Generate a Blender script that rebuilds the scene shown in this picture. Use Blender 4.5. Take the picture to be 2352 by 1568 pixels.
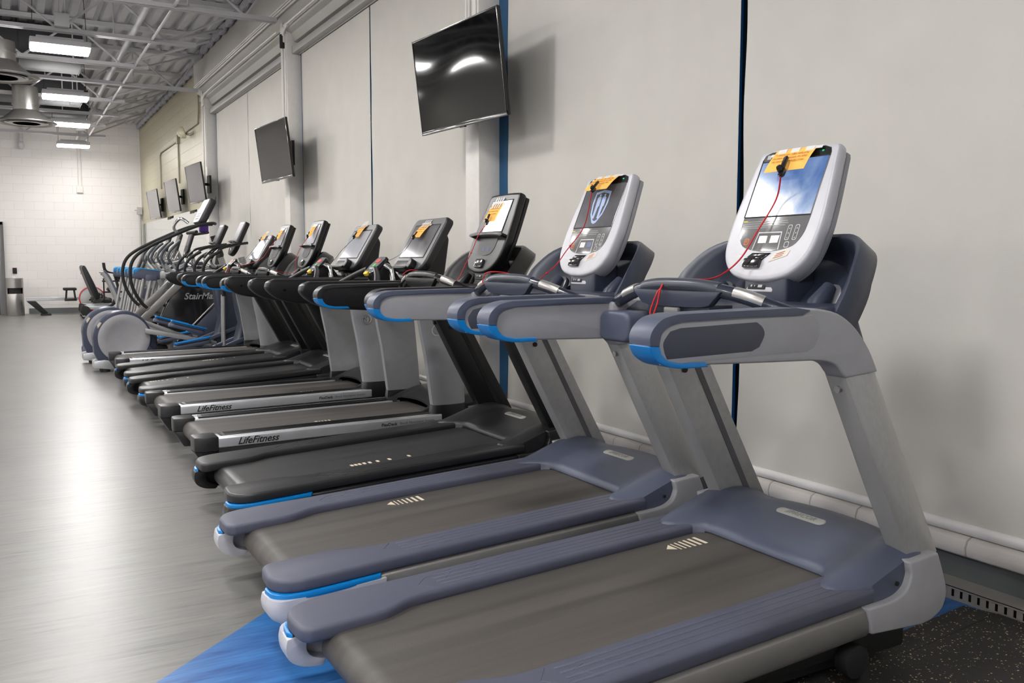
import bpy, bmesh, math, random
from mathutils import Vector, Matrix
R = math.radians
random.seed(7)
for o in list(bpy.data.objects): bpy.data.objects.remove(o)
sc = bpy.context.scene
COL = sc.collection

# ------------------------------------------------------------ camera
F = 2039.0; PITCH = math.atan(184/F); YAW = R(29.56)
sy, cy, sp, cp = math.sin(YAW), math.cos(YAW), math.sin(PITCH), math.cos(PITCH)
fw = Vector((sy*cp, cy*cp, -sp)); rt = Vector((cy, -sy, 0)); up = Vector((sy*sp, cy*sp, cp))
cd = bpy.data.cameras.new('camera'); cam = bpy.data.objects.new('camera', cd); COL.objects.link(cam)
cam.matrix_world = Matrix(((rt.x, up.x, -fw.x, 0), (rt.y, up.y, -fw.y, 0), (rt.z, up.z, -fw.z, 1.25), (0, 0, 0, 1)))
cd.sensor_width = 36; cd.lens = 36*F/2352; cd.clip_start = .05; cd.clip_end = 200
sc.camera = cam
# ------------------------------------------------------------ world, exposure
w = bpy.data.worlds.new('dusk'); sc.world = w; w.use_nodes = True
bg = w.node_tree.nodes['Background']; bg.inputs[0].default_value = (.01, .07, .19, 1); bg.inputs[1].default_value = .28
sc.view_settings.view_transform = 'Standard'; sc.view_settings.look = 'None'
sc.view_settings.exposure = 0.0; sc.view_settings.gamma = 1.0; sc.view_settings.use_curve_mapping = False
LAMP = 106.0            # radiance of the lamp lenses

# ------------------------------------------------------------ materials
def lin(c):
    return tuple(((x/255)/12.92 if x/255 <= .04045 else ((x/255+.055)/1.055)**2.4) for x in c)
MATS = {}
def mat(name, col, rough=.5, metal=0., var=.0, vs=20., bump=0., bs=200., coat=0., emit=0., spec=.5, stretch=None):
    if name in MATS: return MATS[name]
    m = bpy.data.materials.new(name); m.use_nodes = True; nt = m.node_tree; b = nt.nodes['Principled BSDF']
    c = lin(col) + (1,)
    b.inputs['Base Color'].default_value = c; b.inputs['Roughness'].default_value = rough
    b.inputs['Metallic'].default_value = metal; b.inputs['Specular IOR Level'].default_value = spec
    if coat: b.inputs['Coat Weight'].default_value = coat; b.inputs['Coat Roughness'].default_value = .08
    if emit: b.inputs['Emission Color'].default_value = c; b.inputs['Emission Strength'].default_value = emit
    tc = nt.nodes.new('ShaderNodeTexCoord'); mp = nt.nodes.new('ShaderNodeMapping')
    nt.links.new(tc.outputs['Object'], mp.inputs[0])
    if stretch: mp.inputs['Scale'].default_value = stretch
    n = nt.nodes.new('ShaderNodeTexNoise'); n.inputs['Scale'].default_value = vs; n.inputs['Detail'].default_value = 3
    nt.links.new(mp.outputs[0], n.inputs[0])
    var = max(var, .03)
    r = nt.nodes.new('ShaderNodeValToRGB'); r.color_ramp.elements[0].position = .3; r.color_ramp.elements[1].position = .7
    r.color_ramp.elements[0].color = tuple(x*(1-var) for x in c[:3])+(1,); r.color_ramp.elements[1].color = tuple(min(1, x*(1+var)) for x in c[:3])+(1,)
    nt.links.new(n.outputs[0], r.inputs[0]); nt.links.new(r.outputs[0], b.inputs['Base Color'])
    if bump:
        n2 = nt.nodes.new('ShaderNodeTexNoise'); n2.inputs['Scale'].default_value = bs; nt.links.new(mp.outputs[0], n2.inputs[0])
        bp = nt.nodes.new('ShaderNodeBump'); bp.inputs['Strength'].default_value = bump; bp.inputs['Distance'].default_value = .002
        nt.links.new(n2.outputs[0], bp.inputs['Height']); nt.links.new(bp.outputs[0], b.inputs['Normal'])
    MATS[name] = m; return m

def mnodes(name):
    m = bpy.data.materials.new(name); m.use_nodes = True; nt = m.node_tree
    tc = nt.nodes.new('ShaderNodeTexCoord'); mp = nt.nodes.new('ShaderNodeMapping'); nt.links.new(tc.outputs['Object'], mp.inputs[0])
    return m, nt, nt.nodes['Principled BSDF'], mp
def N(nt, t, **k):
    n = nt.nodes.new(t)
    for a, v in k.items(): setattr(n, a, v)
    return n

def block_mat(name, col, mort, axis, bw=.4, bh=.2, ms=.006, rough=.45, bumpy=.5):
    """painted masonry: blocks seen on a plane; axis = 'x' (wall along Y) or 'y' (wall along X) or 'z'"""
    m, nt, b, mp = mnodes(name)
    sx = N(nt, 'ShaderNodeSeparateXYZ'); cx = N(nt, 'ShaderNodeCombineXYZ'); nt.links.new(mp.outputs[0], sx.inputs[0])
    a = {'x': ('Y', 'Z'), 'y': ('X', 'Z'), 'z': ('Y', 'X')}[axis]
    nt.links.new(sx.outputs[a[0]], cx.inputs['X']); nt.links.new(sx.outputs[a[1]], cx.inputs['Y'])
    br = N(nt, 'ShaderNodeTexBrick'); br.inputs['Scale'].default_value = 1; br.inputs['Brick Width'].default_value = bw; br.inputs['Row Height'].default_value = bh
    br.inputs['Mortar Size'].default_value = ms; br.inputs['Mortar Smooth'].default_value = .6
    c = lin(col)+(1,); br.inputs['Color1'].default_value = c; br.inputs['Color2'].default_value = tuple(x*.97 for x in c[:3])+(1,); br.inputs['Mortar'].default_value = lin(mort)+(1,)
    nt.links.new(cx.outputs[0], br.inputs['Vector'])
    nt.links.new(br.outputs['Color'], b.inputs['Base Color']); b.inputs['Roughness'].default_value = rough
    nz = N(nt, 'ShaderNodeTexNoise'); nz.inputs['Scale'].default_value = 60; nt.links.new(mp.outputs[0], nz.inputs[0])
    mx = N(nt, 'ShaderNodeMath', operation='MULTIPLY_ADD'); nt.links.new(nz.outputs[0], mx.inputs[0]); mx.inputs[1].default_value = .25
    inv = N(nt, 'ShaderNodeMath', operation='SUBTRACT'); inv.inputs[0].default_value = 1; nt.links.new(br.outputs['Fac'], inv.inputs[1])
    nt.links.new(inv.outputs[0], mx.inputs[2])
    bp = N(nt, 'ShaderNodeBump'); bp.inputs['Strength'].default_value = bumpy; bp.inputs['Distance'].default_value = .006
    nt.links.new(mx.outputs[0], bp.inputs['Height']); nt.links.new(bp.outputs[0], b.inputs['Normal'])
    return m

def floor_mat():
    m, nt, b, mp = mnodes('vinyl_floor')
    # streaks running along X
    m2 = N(nt, 'ShaderNodeMapping'); m2.inputs['Scale'].default_value = (1.2, 14, 1); m2.inputs['Rotation'].default_value = (0, 0, R(4))
    tc = [n for n in nt.nodes if n.type == 'TEX_COORD'][0]; nt.links.new(tc.outputs['Object'], m2.inputs[0])
    n1 = N(nt, 'ShaderNodeTexNoise'); n1.inputs['Scale'].default_value = 2.2; n1.inputs['Detail'].default_value = 8; n1.inputs['Roughness'].default_value = .72
    n1.inputs['Distortion'].default_value = .4; nt.links.new(m2.outputs[0], n1.inputs[0])
    n3 = N(nt, 'ShaderNodeTexNoise'); n3.inputs['Scale'].default_value = 1.3; n3.inputs['Detail'].default_value = 3; nt.links.new(mp.outputs[0], n3.inputs[0])
    ad = N(nt, 'ShaderNodeMath', operation='MULTIPLY_ADD'); nt.links.new(n3.outputs[0], ad.inputs[0]); ad.inputs[1].default_value = .25; nt.links.new(n1.outputs[0], ad.inputs[2])
    rg = N(nt, 'ShaderNodeValToRGB'); e = rg.color_ramp.elements
    e[0].position = .42; e[0].color = lin((82, 82, 80))+(1,); e[1].position = .82; e[1].color = lin((132, 130, 127))+(1,)
    x = rg.color_ramp.elements.new(.55); x.color = lin((110, 109, 107))+(1,)
    nt.links.new(ad.outputs[0], rg.inputs[0])
    rb = N(nt, 'ShaderNodeValToRGB'); e = rb.color_ramp.elements
    e[0].position = .42; e[0].color = lin((26, 70, 130))+(1,); e[1].position = .8; e[1].color = lin((60, 124, 188))+(1,)
    nt.links.new(ad.outputs[0], rb.inputs[0])
    # blue field: to the near side of a diagonal line
    s = N(nt, 'ShaderNodeSeparateXYZ'); nt.links.new(mp.outputs[0], s.inputs[0])
    a = N(nt, 'ShaderNodeMath', operation='MULTIPLY_ADD'); nt.links.new(s.outputs['X'], a.inputs[0]); a.inputs[1].default_value = .903; a.inputs[2].default_value = 2.435
    g = N(nt, 'ShaderNodeMath', operation='LESS_THAN'); nt.links.new(s.outputs['Y'], g.inputs[0]); nt.links.new(a.outputs[0], g.inputs[1])
    mx = N(nt, 'ShaderNodeMix', data_type='RGBA'); nt.links.new(g.outputs[0], mx.inputs[0]); nt.links.new(rg.outputs[0], mx.inputs[6]); nt.links.new(rb.outputs[0], mx.inputs[7])
    last = mx.outputs[2]
    for (px, py, pr) in ((.31, 4.40, .15), (.49, 5.07, .075), (.39, 5.98, .06)):   # faint round traces of removed floor stickers
        c_ = N(nt, 'ShaderNodeVectorMath', operation='SUBTRACT'); nt.links.new(mp.outputs[0], c_.inputs[0]); c_.inputs[1].default_value = (px, py, 0)
        l_ = N(nt, 'ShaderNodeVectorMath', operation='LENGTH'); nt.links.new(c_.outputs[0], l_.inputs[0])
        g_ = N(nt, 'ShaderNodeMath', operation='LESS_THAN'); nt.links.new(l_.outputs['Value'], g_.inputs[0]); g_.inputs[1].default_value = pr
        k_ = N(nt, 'ShaderNodeMath', operation='MULTIPLY'); nt.links.new(g_.outputs[0], k_.inputs[0]); k_.inputs[1].default_value = .10
        m_ = N(nt, 'ShaderNodeMix', data_type='RGBA'); nt.links.new(k_.outputs[0], m_.inputs[0]); nt.links.new(last, m_.inputs[6]); m_.inputs[7].default_value = (.16, .12, .09, 1); last = m_.outputs[2]
    nt.links.new(last, b.inputs['Base Color'])
    rr = N(nt, 'ShaderNodeMapRange'); nt.links.new(n1.outputs[0], rr.inputs[0]); rr.inputs[3].default_value = .26; rr.inputs[4].default_value = .42
    nt.links.new(rr.outputs[0], b.inputs['Roughness'])
    bp = N(nt, 'ShaderNodeBump'); bp.inputs['Strength'].default_value = .12; bp.inputs['Distance'].default_value = .002; nt.links.new(n1.outputs[0], bp.inputs['Height']); nt.links.new(bp.outputs[0], b.inputs['Normal'])
    return m

def speck_mat():
    m, nt, b, mp = mnodes('speckled_rubber')
    v = N(nt, 'ShaderNodeTexVoronoi'); v.inputs['Scale'].default_value = 95; nt.links.new(mp.outputs[0], v.inputs[0])
    n = N(nt, 'ShaderNodeTexNoise'); n.inputs['Scale'].default_value = 60; nt.links.new(mp.outputs[0], n.inputs[0])
    l = N(nt, 'ShaderNodeMath', operation='LESS_THAN'); nt.links.new(v.outputs['Distance'], l.inputs[0]); l.inputs[1].default_value = .26
    g = N(nt, 'ShaderNodeMath', operation='GREATER_THAN'); nt.links.new(n.outputs[0], g.inputs[0]); g.inputs[1].default_value = .53
    mu = N(nt, 'ShaderNodeMath', operation='MULTIPLY'); nt.links.new(l.outputs[0], mu.inputs[0]); nt.links.new(g.outputs[0], mu.inputs[1])
    mx = N(nt, 'ShaderNodeMix', data_type='RGBA'); nt.links.new(mu.outputs[0], mx.inputs[0]); mx.inputs[6].default_value = lin((44, 41, 39))+(1,); mx.inputs[7].default_value = lin((214, 196, 150))+(1,)
    nt.links.new(mx.outputs[2], b.inputs['Base Color']); b.inputs['Roughness'].default_value = .8
    bp = N(nt, 'ShaderNodeBump'); bp.inputs['Strength'].default_value = .4; bp.inputs['Distance'].default_value = .002; nt.links.new(n.outputs[0], bp.inputs['Height']); nt.links.new(bp.outputs[0], b.inputs['Normal'])
    return m

def sky_screen():
    m, nt, b, mp = mnodes('screen_sky_picture')
    n = N(nt, 'ShaderNodeTexNoise'); n.inputs['Scale'].default_value = 7; n.inputs['Detail'].default_value = 6; n.inputs['Distortion'].default_value = .6; nt.links.new(mp.outputs[0], n.inputs[0])
    s = N(nt, 'ShaderNodeSeparateXYZ'); nt.links.new(mp.outputs[0], s.inputs[0])
    # cloud bank grows toward the picture's lower left corner
    z = N(nt, 'ShaderNodeMapRange'); nt.links.new(s.outputs['Z'], z.inputs[0]); z.inputs[1].default_value = 1.36; z.inputs[2].default_value = 1.60; z.inputs[3].default_value = .34; z.inputs[4].default_value = -.12
    yy = N(nt, 'ShaderNodeMath', operation='MULTIPLY_ADD'); nt.links.new(s.outputs['Y'], yy.inputs[0]); yy.inputs[1].default_value = .8; nt.links.new(z.outputs[0], yy.inputs[2])
    a = N(nt, 'ShaderNodeMath', operation='ADD'); nt.links.new(n.outputs[0], a.inputs[0]); nt.links.new(yy.outputs[0], a.inputs[1])
    r = N(nt, 'ShaderNodeValToRGB'); e = r.color_ramp.elements; e[0].position = .35; e[0].color = lin((84, 122, 190))+(1,); e[1].position = .9; e[1].color = lin((250, 252, 255))+(1,)
    x = e.new(.6); x.color = lin((150, 178, 222))+(1,)
    nt.links.new(a.outputs[0], r.inputs[0]); nt.links.new(r.outputs[0], b.inputs['Emission Color']); b.inputs['Emission Strength'].default_value = .82
    b.inputs['Base Color'].default_value = (.01, .01, .01, 1); b.inputs['Roughness'].default_value = .12
    return m

def belt_mat(name, col, fine):
    m, nt, b, mp = mnodes(name)
    n = N(nt, 'ShaderNodeTexNoise'); n.inputs['Scale'].default_value = 350; nt.links.new(mp.outputs[0], n.inputs[0])
    m2 = N(nt, 'ShaderNodeMapping'); m2.inputs['Scale'].default_value = (.35, 9, 1); tc = [q for q in nt.nodes if q.type == 'TEX_COORD'][0]; nt.links.new(tc.outputs['Object'], m2.inputs[0])
    n2 = N(nt, 'ShaderNodeTexNoise'); n2.inputs['Scale'].default_value = 1.6; n2.inputs['Detail'].default_value = 4; nt.links.new(m2.outputs[0], n2.inputs[0])
    r = N(nt, 'ShaderNodeValToRGB'); c = lin(col); e = r.color_ramp.elements
    e[0].position = .32; e[0].color = tuple(x*.72 for x in c)+(1,); e[1].position = .7; e[1].color = tuple(x*1.22 for x in c)+(1,)
    nt.links.new(n2.outputs[0], r.inputs[0])
    mx = N(nt, 'ShaderNodeMix', data_type='RGBA', blend_type='MULTIPLY'); mx.inputs[0].default_value = .35; nt.links.new(r.outputs[0], mx.inputs[6]); nt.links.new(n.outputs[0], mx.inputs[7])
    nt.links.new(mx.outputs[2], b.inputs['Base Color']); b.inputs['Roughness'].default_value = .55 if not fine else .42
    bp = N(nt, 'ShaderNodeBump'); bp.inputs['Strength'].default_value = .35; bp.inputs['Distance'].default_value = .001; nt.links.new(n.outputs[0], bp.inputs['Height']); nt.links.new(bp.outputs[0], b.inputs['Normal'])
    return m

def glass_mat():
    m = bpy.data.materials.new('window_glass'); m.use_nodes = True; nt = m.node_tree; nt.nodes.remove(nt.nodes['Principled BSDF'])
    t = N(nt, 'ShaderNodeBsdfTransparent'); t.inputs[0].default_value = (.85, .93, 1, 1); g = N(nt, 'ShaderNodeBsdfGlossy'); g.inputs[1].default_value = .03
    mx = N(nt, 'ShaderNodeMixShader'); mx.inputs[0].default_value = .08; nt.links.new(t.outputs[0], mx.inputs[1]); nt.links.new(g.outputs[0], mx.inputs[2])
    nt.links.new(mx.outputs[0], nt.nodes['Material Output'].inputs[0]); return m

NAVY = mat('slate_blue_plastic', (76, 82, 100), .42, bump=.12, bs=900)
NAVYD = mat('dark_navy_plastic', (48, 54, 70), .36, bump=.1, bs=900)
RAILB = mat('slate_rail_plastic', (78, 81, 97), .5, bump=.15, bs=900)
BLUE = mat('bright_blue_plastic', (0, 122, 196), .35)
SILV = mat('silver_plastic', (152, 152, 155), .42, bump=.06, bs=1200)
SILVL = mat('light_silver_plastic', (186, 186, 192), .33, bump=.04, bs=1200)
ALU = mat('brushed_aluminium', (166, 166, 165), .38, .3, stretch=(2, 60, 2), var=.06)
GUN = mat('grey_extrusion', (132, 130, 128), .38, .35)
CHR = mat('polished_chrome', (225, 225, 225), .12, 1.)
STEEL = mat('satin_steel', (170, 168, 165), .3, .9)
BLK = mat('black_plastic', (19, 19, 21), .36, bump=.1, bs=900)
BLKG = mat('gloss_black_plastic', (20, 20, 22), .16, coat=.5)
BLKM = mat('matt_black_rubber', (20, 20, 21), .7)
DGREY = mat('dark_grey_plastic', (36, 36, 38), .4, bump=.1, bs=900)
GREYM = mat('mid_grey_plastic', (120, 120, 120), .4)
GLS = mat('dark_screen_glass', (38, 39, 42), .1, coat=.3)
CREAM = mat('cream_marking', (214, 203, 180), .6)
WHITE = mat('white_paint', (222, 219, 214), .5, bump=.1, bs=80)
WHITEC = mat('painted_ceiling_steel', (192, 191, 194), .55, var=.05, vs=4)
OFFW = mat('white_satin_tube', (222, 220, 218), .3)
ORANGE = mat('orange_paper', (255, 190, 92), .8)
INK = mat('brown_ink', (176, 104, 30), .8)
TAPE = mat('clear_white_tape', (226, 226, 224), .25)
RED = mat('red_cord', (190, 22, 34), .6)
DUCTM = mat('galvanised_duct', (58, 59, 63), .6, .1, var=.12, vs=6)
ALUG = mat('spun_aluminium', (158, 156, 152), .32, .8)
LFS = mat('silver_post_paint', (158, 160, 163), .34, .35, var=.03)
LFR = mat('silver_rail_paint', (190, 192, 196), .34, .5)
BELT = belt_mat('brown_grey_belt', (79, 75, 71), False)
BELTB = belt_mat('woven_black_belt', (50, 50, 51), True)
GRAYPANEL = mat('grey_control_glass', (108, 108, 108), .18, coat=.3)
WIRE = mat('black_cable', (18, 18, 18), .5)

# ------------------------------------------------------------ mesh building
class Fr:
    def __init__(s, O, U, V, Nn=None):
        s.O = Vector(O); s.U = Vector(U).normalized(); s.V = Vector(V).normalized(); s.N = Vector(Nn).normalized() if Nn else s.U.cross(s.V)
    def p(s, a, b, n=0.): return s.O + s.U*a + s.V*b + s.N*n
class M:
    def __init__(s): s.v = []; s.f = []
    def add(s, vs, fs):
        k = len(s.v); s.v += [tuple(x) for x in vs]; s.f += [tuple(i+k for i in f) for f in fs]; return s
    def box(s, x0, x1, y0, y1, z0, z1):
        return s.add([(x, y, z) for z in (z0, z1) for y in (y0, y1) for x in (x0, x1)], [(0, 2, 3, 1), (4, 5, 7, 6), (0, 1, 5, 4), (2, 6, 7, 3), (0, 4, 6, 2), (1, 3, 7, 5)])
    def fbox(s, fr, a0, a1, b0, b1, n0, n1):
        return s.add([fr.p(a, b, n) for n in (n0, n1) for b in (b0, b1) for a in (a0, a1)], [(0, 2, 3, 1), (4, 5, 7, 6), (0, 1, 5, 4), (2, 6, 7, 3), (0, 4, 6, 2), (1, 3, 7, 5)])
    def prism(s, poly, fr, n0, n1, poly2=None):
        q = poly2 or poly; k = len(poly)
        return s.add([fr.p(a, b, n0) for a, b in poly]+[fr.p(a, b, n1) for a, b in q], [tuple(range(k))[::-1], tuple(range(k, 2*k))]+[(i, (i+1) % k, (i+1) % k+k, i+k) for i in range(k)])
    def side(s, poly, y0, y1):   # polygon in (x,z) pushed along y
        return s.prism(poly, Fr((0, 0, 0), (1, 0, 0), (0, 0, 1), (0, 1, 0)), y0, y1)
    def plan(s, poly, z0, z1): return s.prism(poly, Fr((0, 0, 0), (1, 0, 0), (0, 1, 0)), z0, z1)
    def front(s, poly, x0, x1): return s.prism(poly, Fr((0, 0, 0), (0, 1, 0), (0, 0, 1)), x0, x1)
    def loft(s, rings, cap=True):
        k = len(rings[0]); vs = [p for r in rings for p in r]; fs = []
        for j in range(len(rings)-1):
            for i in range(k): fs.append((j*k+i, j*k+(i+1) % k, (j+1)*k+(i+1) % k, (j+1)*k+i))
        if cap: fs += [tuple(range(k))[::-1], tuple(range((len(rings)-1)*k, len(rings)*k))]
        return s.add(vs, fs)
    def grid(s, fn, nu, nv, closed=False):
        vs = [fn(i/nu, j/nv) for j in range(nv+1) for i in range(nu+1)]; w_ = nu+1
        return s.add(vs, [(j*w_+i, j*w_+i+1, (j+1)*w_+i+1, (j+1)*w_+i) for j in range(nv) for i in range(nu)])
    def tube(s, pts, r, n=10, loop=False, sq=1.0):
        pts = [Vector(p) for p in pts]; rs = r if isinstance(r, (list, tuple)) else [r]*len(pts); rings = []
        d0 = (pts[1]-pts[0]).normalized(); ref = Vector((0, 0, 1)) if abs(d0.z) < .9 else Vector((1, 0, 0)); a = d0.cross(ref).normalized()
        for i, p in enumerate(pts):
            if loop: d = pts[(i+1) % len(pts)]-pts[i-1]
            else: d = pts[min(i+1, len(pts)-1)]-pts[max(i-1, 0)]
            d.normalize(); a = (a-d*a.dot(d)).normalized(); b = d.cross(a)
            rings.append([p+(a*math.cos(t)+b*math.sin(t)*sq)*rs[i] for t in [2*math.pi*k/n for k in range(n)]])
        if loop: rings.append(rings[0]); return s.loft(rings, False)
        return s.loft(rings)
    def lathe(s, prof, fr, n=32):   # prof: (radius, height along fr.N)
        rings = [[fr.p(r*math.cos(2*math.pi*i/n), r*math.sin(2*math.pi*i/n), h) for i in range(n)] for r, h in prof]
        return s.loft(rings, True)
    def ball(s, c, rx, ry, rz, n=14):
        fr = Fr(c, (1, 0, 0), (0, 1, 0)); rings = []
        for j in range(1, n):
            t = math.pi*j/n; rings.append([(c[0]+rx*math.sin(t)*math.cos(2*math.pi*i/16), c[1]+ry*math.sin(t)*math.sin(2*math.pi*i/16), c[2]-rz*math.cos(t)) for i in range(16)])
        return s.loft(rings)
    def text(s, body, size, fr, depth=.0006, shear=0., ax='CENTER', off=0.):
        c = bpy.data.curves.new('t', 'FONT'); c.body = body; c.size = size; c.shear = shear; c.extrude = depth; c.align_x = ax; c.align_y = 'CENTER'; c.offset = off; c.resolution_u = 3
        o = bpy.data.objects.new('t', c); COL.objects.link(o); dg = bpy.context.evaluated_depsgraph_get(); me = bpy.data.meshes.new_from_object(o.evaluated_get(dg))
        s.add([fr.p(*v.co) for v in me.vertices], [tuple(p.vertices) for p in me.polygons])
        bpy.data.objects.remove(o); bpy.data.curves.remove(c); bpy.data.meshes.remove(me); return s
    def shear_x(s, k):
        s.v = [(x, y, z+k*x) for x, y, z in s.v]; return s
    def obj(s, name, m, parent=None, bev=0., seg=2, ang=32, sharp=38, sm=True, label=None, kind=None):
        me = bpy.data.meshes.new(name); bm = bmesh.new()
        vs = [bm.verts.new(v) for v in s.v]
        for f in s.f:
            try: bm.faces.new([vs[i] for i in f])
            except ValueError: pass
        bmesh.ops.remove_doubles(bm, verts=bm.verts, dist=1e-5) if bev or len(s.v) < 20000 else None
        bmesh.ops.recalc_face_normals(bm, faces=bm.faces)
        if bev:
            es = [e for e in bm.edges if len(e.link_faces) == 2 and e.calc_face_angle(0) > R(ang)]
            bmesh.ops.bevel(bm, geom=es, offset=bev, segments=seg, profile=.5, affect='EDGES', clamp_overlap=True)
        for f in bm.faces: f.smooth = sm
        for e in bm.edges:
            if len(e.link_faces) == 2 and e.calc_face_angle(0) > R(sharp): e.smooth = False
        bm.to_mesh(me); bm.free(); me.materials.append(m)
        o = bpy.data.objects.new(name, me); COL.objects.link(o)
        if parent is not None: o.parent = parent
        if label: o['label'] = label
        if kind: o['kind'] = kind
        return o

def rrect(w, h, r, cx=0, cy=0, n=6):
    """rounded rectangle, r = one radius or (tl, tr, br, bl)"""
    rs = r if isinstance(r, (tuple, list)) else (r,)*4; out = []
    for (sx, sy_, rr, a0) in ((1, 1, rs[1], 0), (-1, 1, rs[0], 90), (-1, -1, rs[3], 180), (1, -1, rs[2], 270)):
        for i in range(n+1):
            a = R(a0+90*i/n); out.append((cx+sx*(w/2-rr)+rr*math.cos(a), cy+sy_*(h/2-rr)+rr*math.sin(a)))
    return out
def spl(pts, k=6, closed=False):
    """Catmull-Rom through points of any dimension"""
    P = [tuple(p) for p in pts]; n = len(P); out = []
    rng = range(n) if closed else range(n-1)
    for i in rng:
        p0 = P[(i-1) % n] if closed or i > 0 else P[0]; p1 = P[i]; p2 = P[(i+1) % n]; p3 = P[(i+2) % n] if closed or i+2 < n else P[-1]
        for j in range(k):
            t = j/k; out.append(tuple(.5*((2*b)+(-a+c)*t+(2*a-5*b+4*c-d)*t*t+(-a+3*b-3*c+d)*t**3) for a, b, c, d in zip(p0, p1, p2, p3)))
    if not closed: out.append(P[-1])
    return out
def mirror(poly): return [(x, -y) for x, y in poly][::-1]
def thing(name, label, cat, loc=(0, 0, 0), rz=0, group=None):
    o = bpy.data.objects.new(name, None); COL.objects.link(o); o.location = loc; o.rotation_euler = (0, 0, rz); o.empty_display_size = .1
    o['label'] = label; o['category'] = cat
    if group: o['group'] = group
    return o
def tag(o, label, cat, group=None, kind=None):
    o['label'] = label; o['category'] = cat
    if group: o['group'] = group
    if kind: o['kind'] = kind
    return o
def struct(o): o['kind'] = 'structure'; return o
def tree_copy(o, parent=None):
    c = o.copy(); COL.objects.link(c)
    if parent is not None: c.parent = parent
    for ch in list(o.children): tree_copy(ch, c)
    return c

# ============================================================ ROOM
fm = floor_mat()
struct(M().box(-9, 3.3, -4.2, 25, -.1, 0).obj('floor', fm))
WB = block_mat('painted_white_block', (226, 222, 219), (214, 210, 207), 'y', .42, .205, .005)
OL = block_mat('painted_olive_block', (172, 166, 142), (158, 152, 130), 'x', .42, .205, .005)
BRK = block_mat('painted_brick_sill', (200, 195, 190), (172, 164, 154), 'z', .245, .6, .004, .6, .8)
UP = mat('painted_upper_wall', (178, 176, 170), .6, bump=.1, bs=60)
BASEG = mat('grey_rubber_base', (98, 102, 102), .5)
# back wall, very slightly out of square
b0, b1 = Vector((3.0, 23.95)), Vector((-9, 25.0)); bd = (b1-b0).normalized()
bwf = Fr((b0.x, b0.y, 0), (-bd.x, -bd.y, 0), (0, 0, 1), (-bd.y*-1, -bd.x, 0))
struct(M().add([(3.2, 23.93, 0), (-9, 25.0, 0), (-9, 25.0, 4.9), (3.2, 23.93, 4.9), (3.2, 24.2, 0), (-9, 25.3, 0), (-9, 25.3, 4.9), (3.2, 24.2, 4.9)], [(0, 1, 2, 3), (4, 7, 6, 5), (0, 3, 7, 4), (1, 5, 6, 2), (3, 2, 6, 7), (0, 4, 5, 1)]).obj('wall_back', WB))
def bwy(x): return 23.93+(3.2-x)*(25-23.93)/12.2
struct(M().add([(3.0, bwy(3.0)-.012, 0), (.42, bwy(.42)-.012, 0), (.42, bwy(.42)-.012, .13), (3.0, bwy(3.0)-.012, .13), (3.0, bwy(3)+.01, 0), (.42, bwy(.42)+.01, 0), (.42, bwy(.42)+.01, .13), (3.0, bwy(3)+.01, .13)], [(0, 1, 2, 3), (4, 7, 6, 5), (3, 2, 6, 7), (0, 3, 7, 4), (1, 5, 6, 2), (0, 4, 5, 1)]).obj('baseboard_back', BASEG))
struct(M().box(-9.2, -9, -4.2, 25.2, 0, 4.9).obj('wall_left', WHITE))
struct(M().box(-9.2, 3.3, -4.4, -4.2, 0, 4.9).obj('wall_front', WHITE))
# solid stretch of window wall with olive paint
struct(M().box(2.99, 3.3, 15.6, 24.2, 0, 4.7).obj('wall_right', OL))
# low wall, sill, base under the windows
struct(M().box(3.09, 3.3, -4.2, 15.6, 0, .15).obj('wall_sill', BASEG))
sill = [(3.30, .15), (3.066, .15), (3.045, .16), (3.04, .19), (3.05, .218), (3.075, .228), (3.30, .23)]
struct(M().side(sill, -4.2, 15.6).obj('trim_1', BRK, bev=.004))
# upper wall + beam over the windows
prof = [(3.3, 4.7), (2.85, 4.7), (2.85, 4.09), (2.90, 4.03), (2.955, 4.00), (2.955, 3.95), (2.93, 3.93), (2.93, 3.905), (2.99, 3.88), (3.02, 3.79), (3.3, 3.76)]
struct(M().side(prof, -4.2, 15.78).obj('wall_upper', UP, bev=.004))
# deck ceiling: ribs run along Y
prof = []; x = -9.1
while x < 3.2:
    prof += [(x, 4.60), (x+.09, 4.60), (x+.115, 4.665), (x+.175, 4.665)]; x += .20
d = M(); k = len(prof)
d.add([(a, -4.3, b) for a, b in prof]+[(a, 25, b) for a, b in prof], [(i, i+1, i+1+k, i+k) for i in range(k-1)])
d.box(-9.2, 3.3, -4.4, 25.2, 4.70, 4.8)
struct(d.obj('ceiling', WHITEC, sm=False))

# open web joists
def joist(y, xr, zc=4.0, xl=-9.0):
    m_ = M()
    for dy in (-.035, .035):
        m_.box(xl, xr, y+dy-.024, y+dy+.024, zc, zc+.006); m_.box(xl, xr, y+dy-.004 if dy < 0 else y+dy-.004, y+dy+.004, zc, zc+.05)
    m_.box(xl, 2.86, y-.055, y+.055, 4.53, 4.59)
    x = xr-.35; s_ = 1
    m_.tube([(xr-.35, y, zc+.03), (2.84, y, 4.53)], .018, 6)
    while x > xl+1:
        m_.tube([(x, y, zc+.03), (x-.62, y, 4.54)], .016, 6); m_.tube([(x-.62, y, 4.54), (x-1.24, y, zc+.03)], .016, 6)
        m_.tube([(x-.62, y, 4.54), (x-.62, y, zc+.03)], .011, 6)
        x -= 1.24
    return m_
JY = [(-1.0, 2.6), (.7, 2.84), (2.3, 2.3), (3.9, 2.3), (5.65, 2.84), (7.3, 2.2), (8.9, 2.1), (10.55, 2.84), (12.25, 2.25), (13.98, 1.9), (15.42, 2.84), (17.1, 1.92), (18.75, 2.0), (20.35, 1.9), (22.0, 2.05)]
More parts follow.
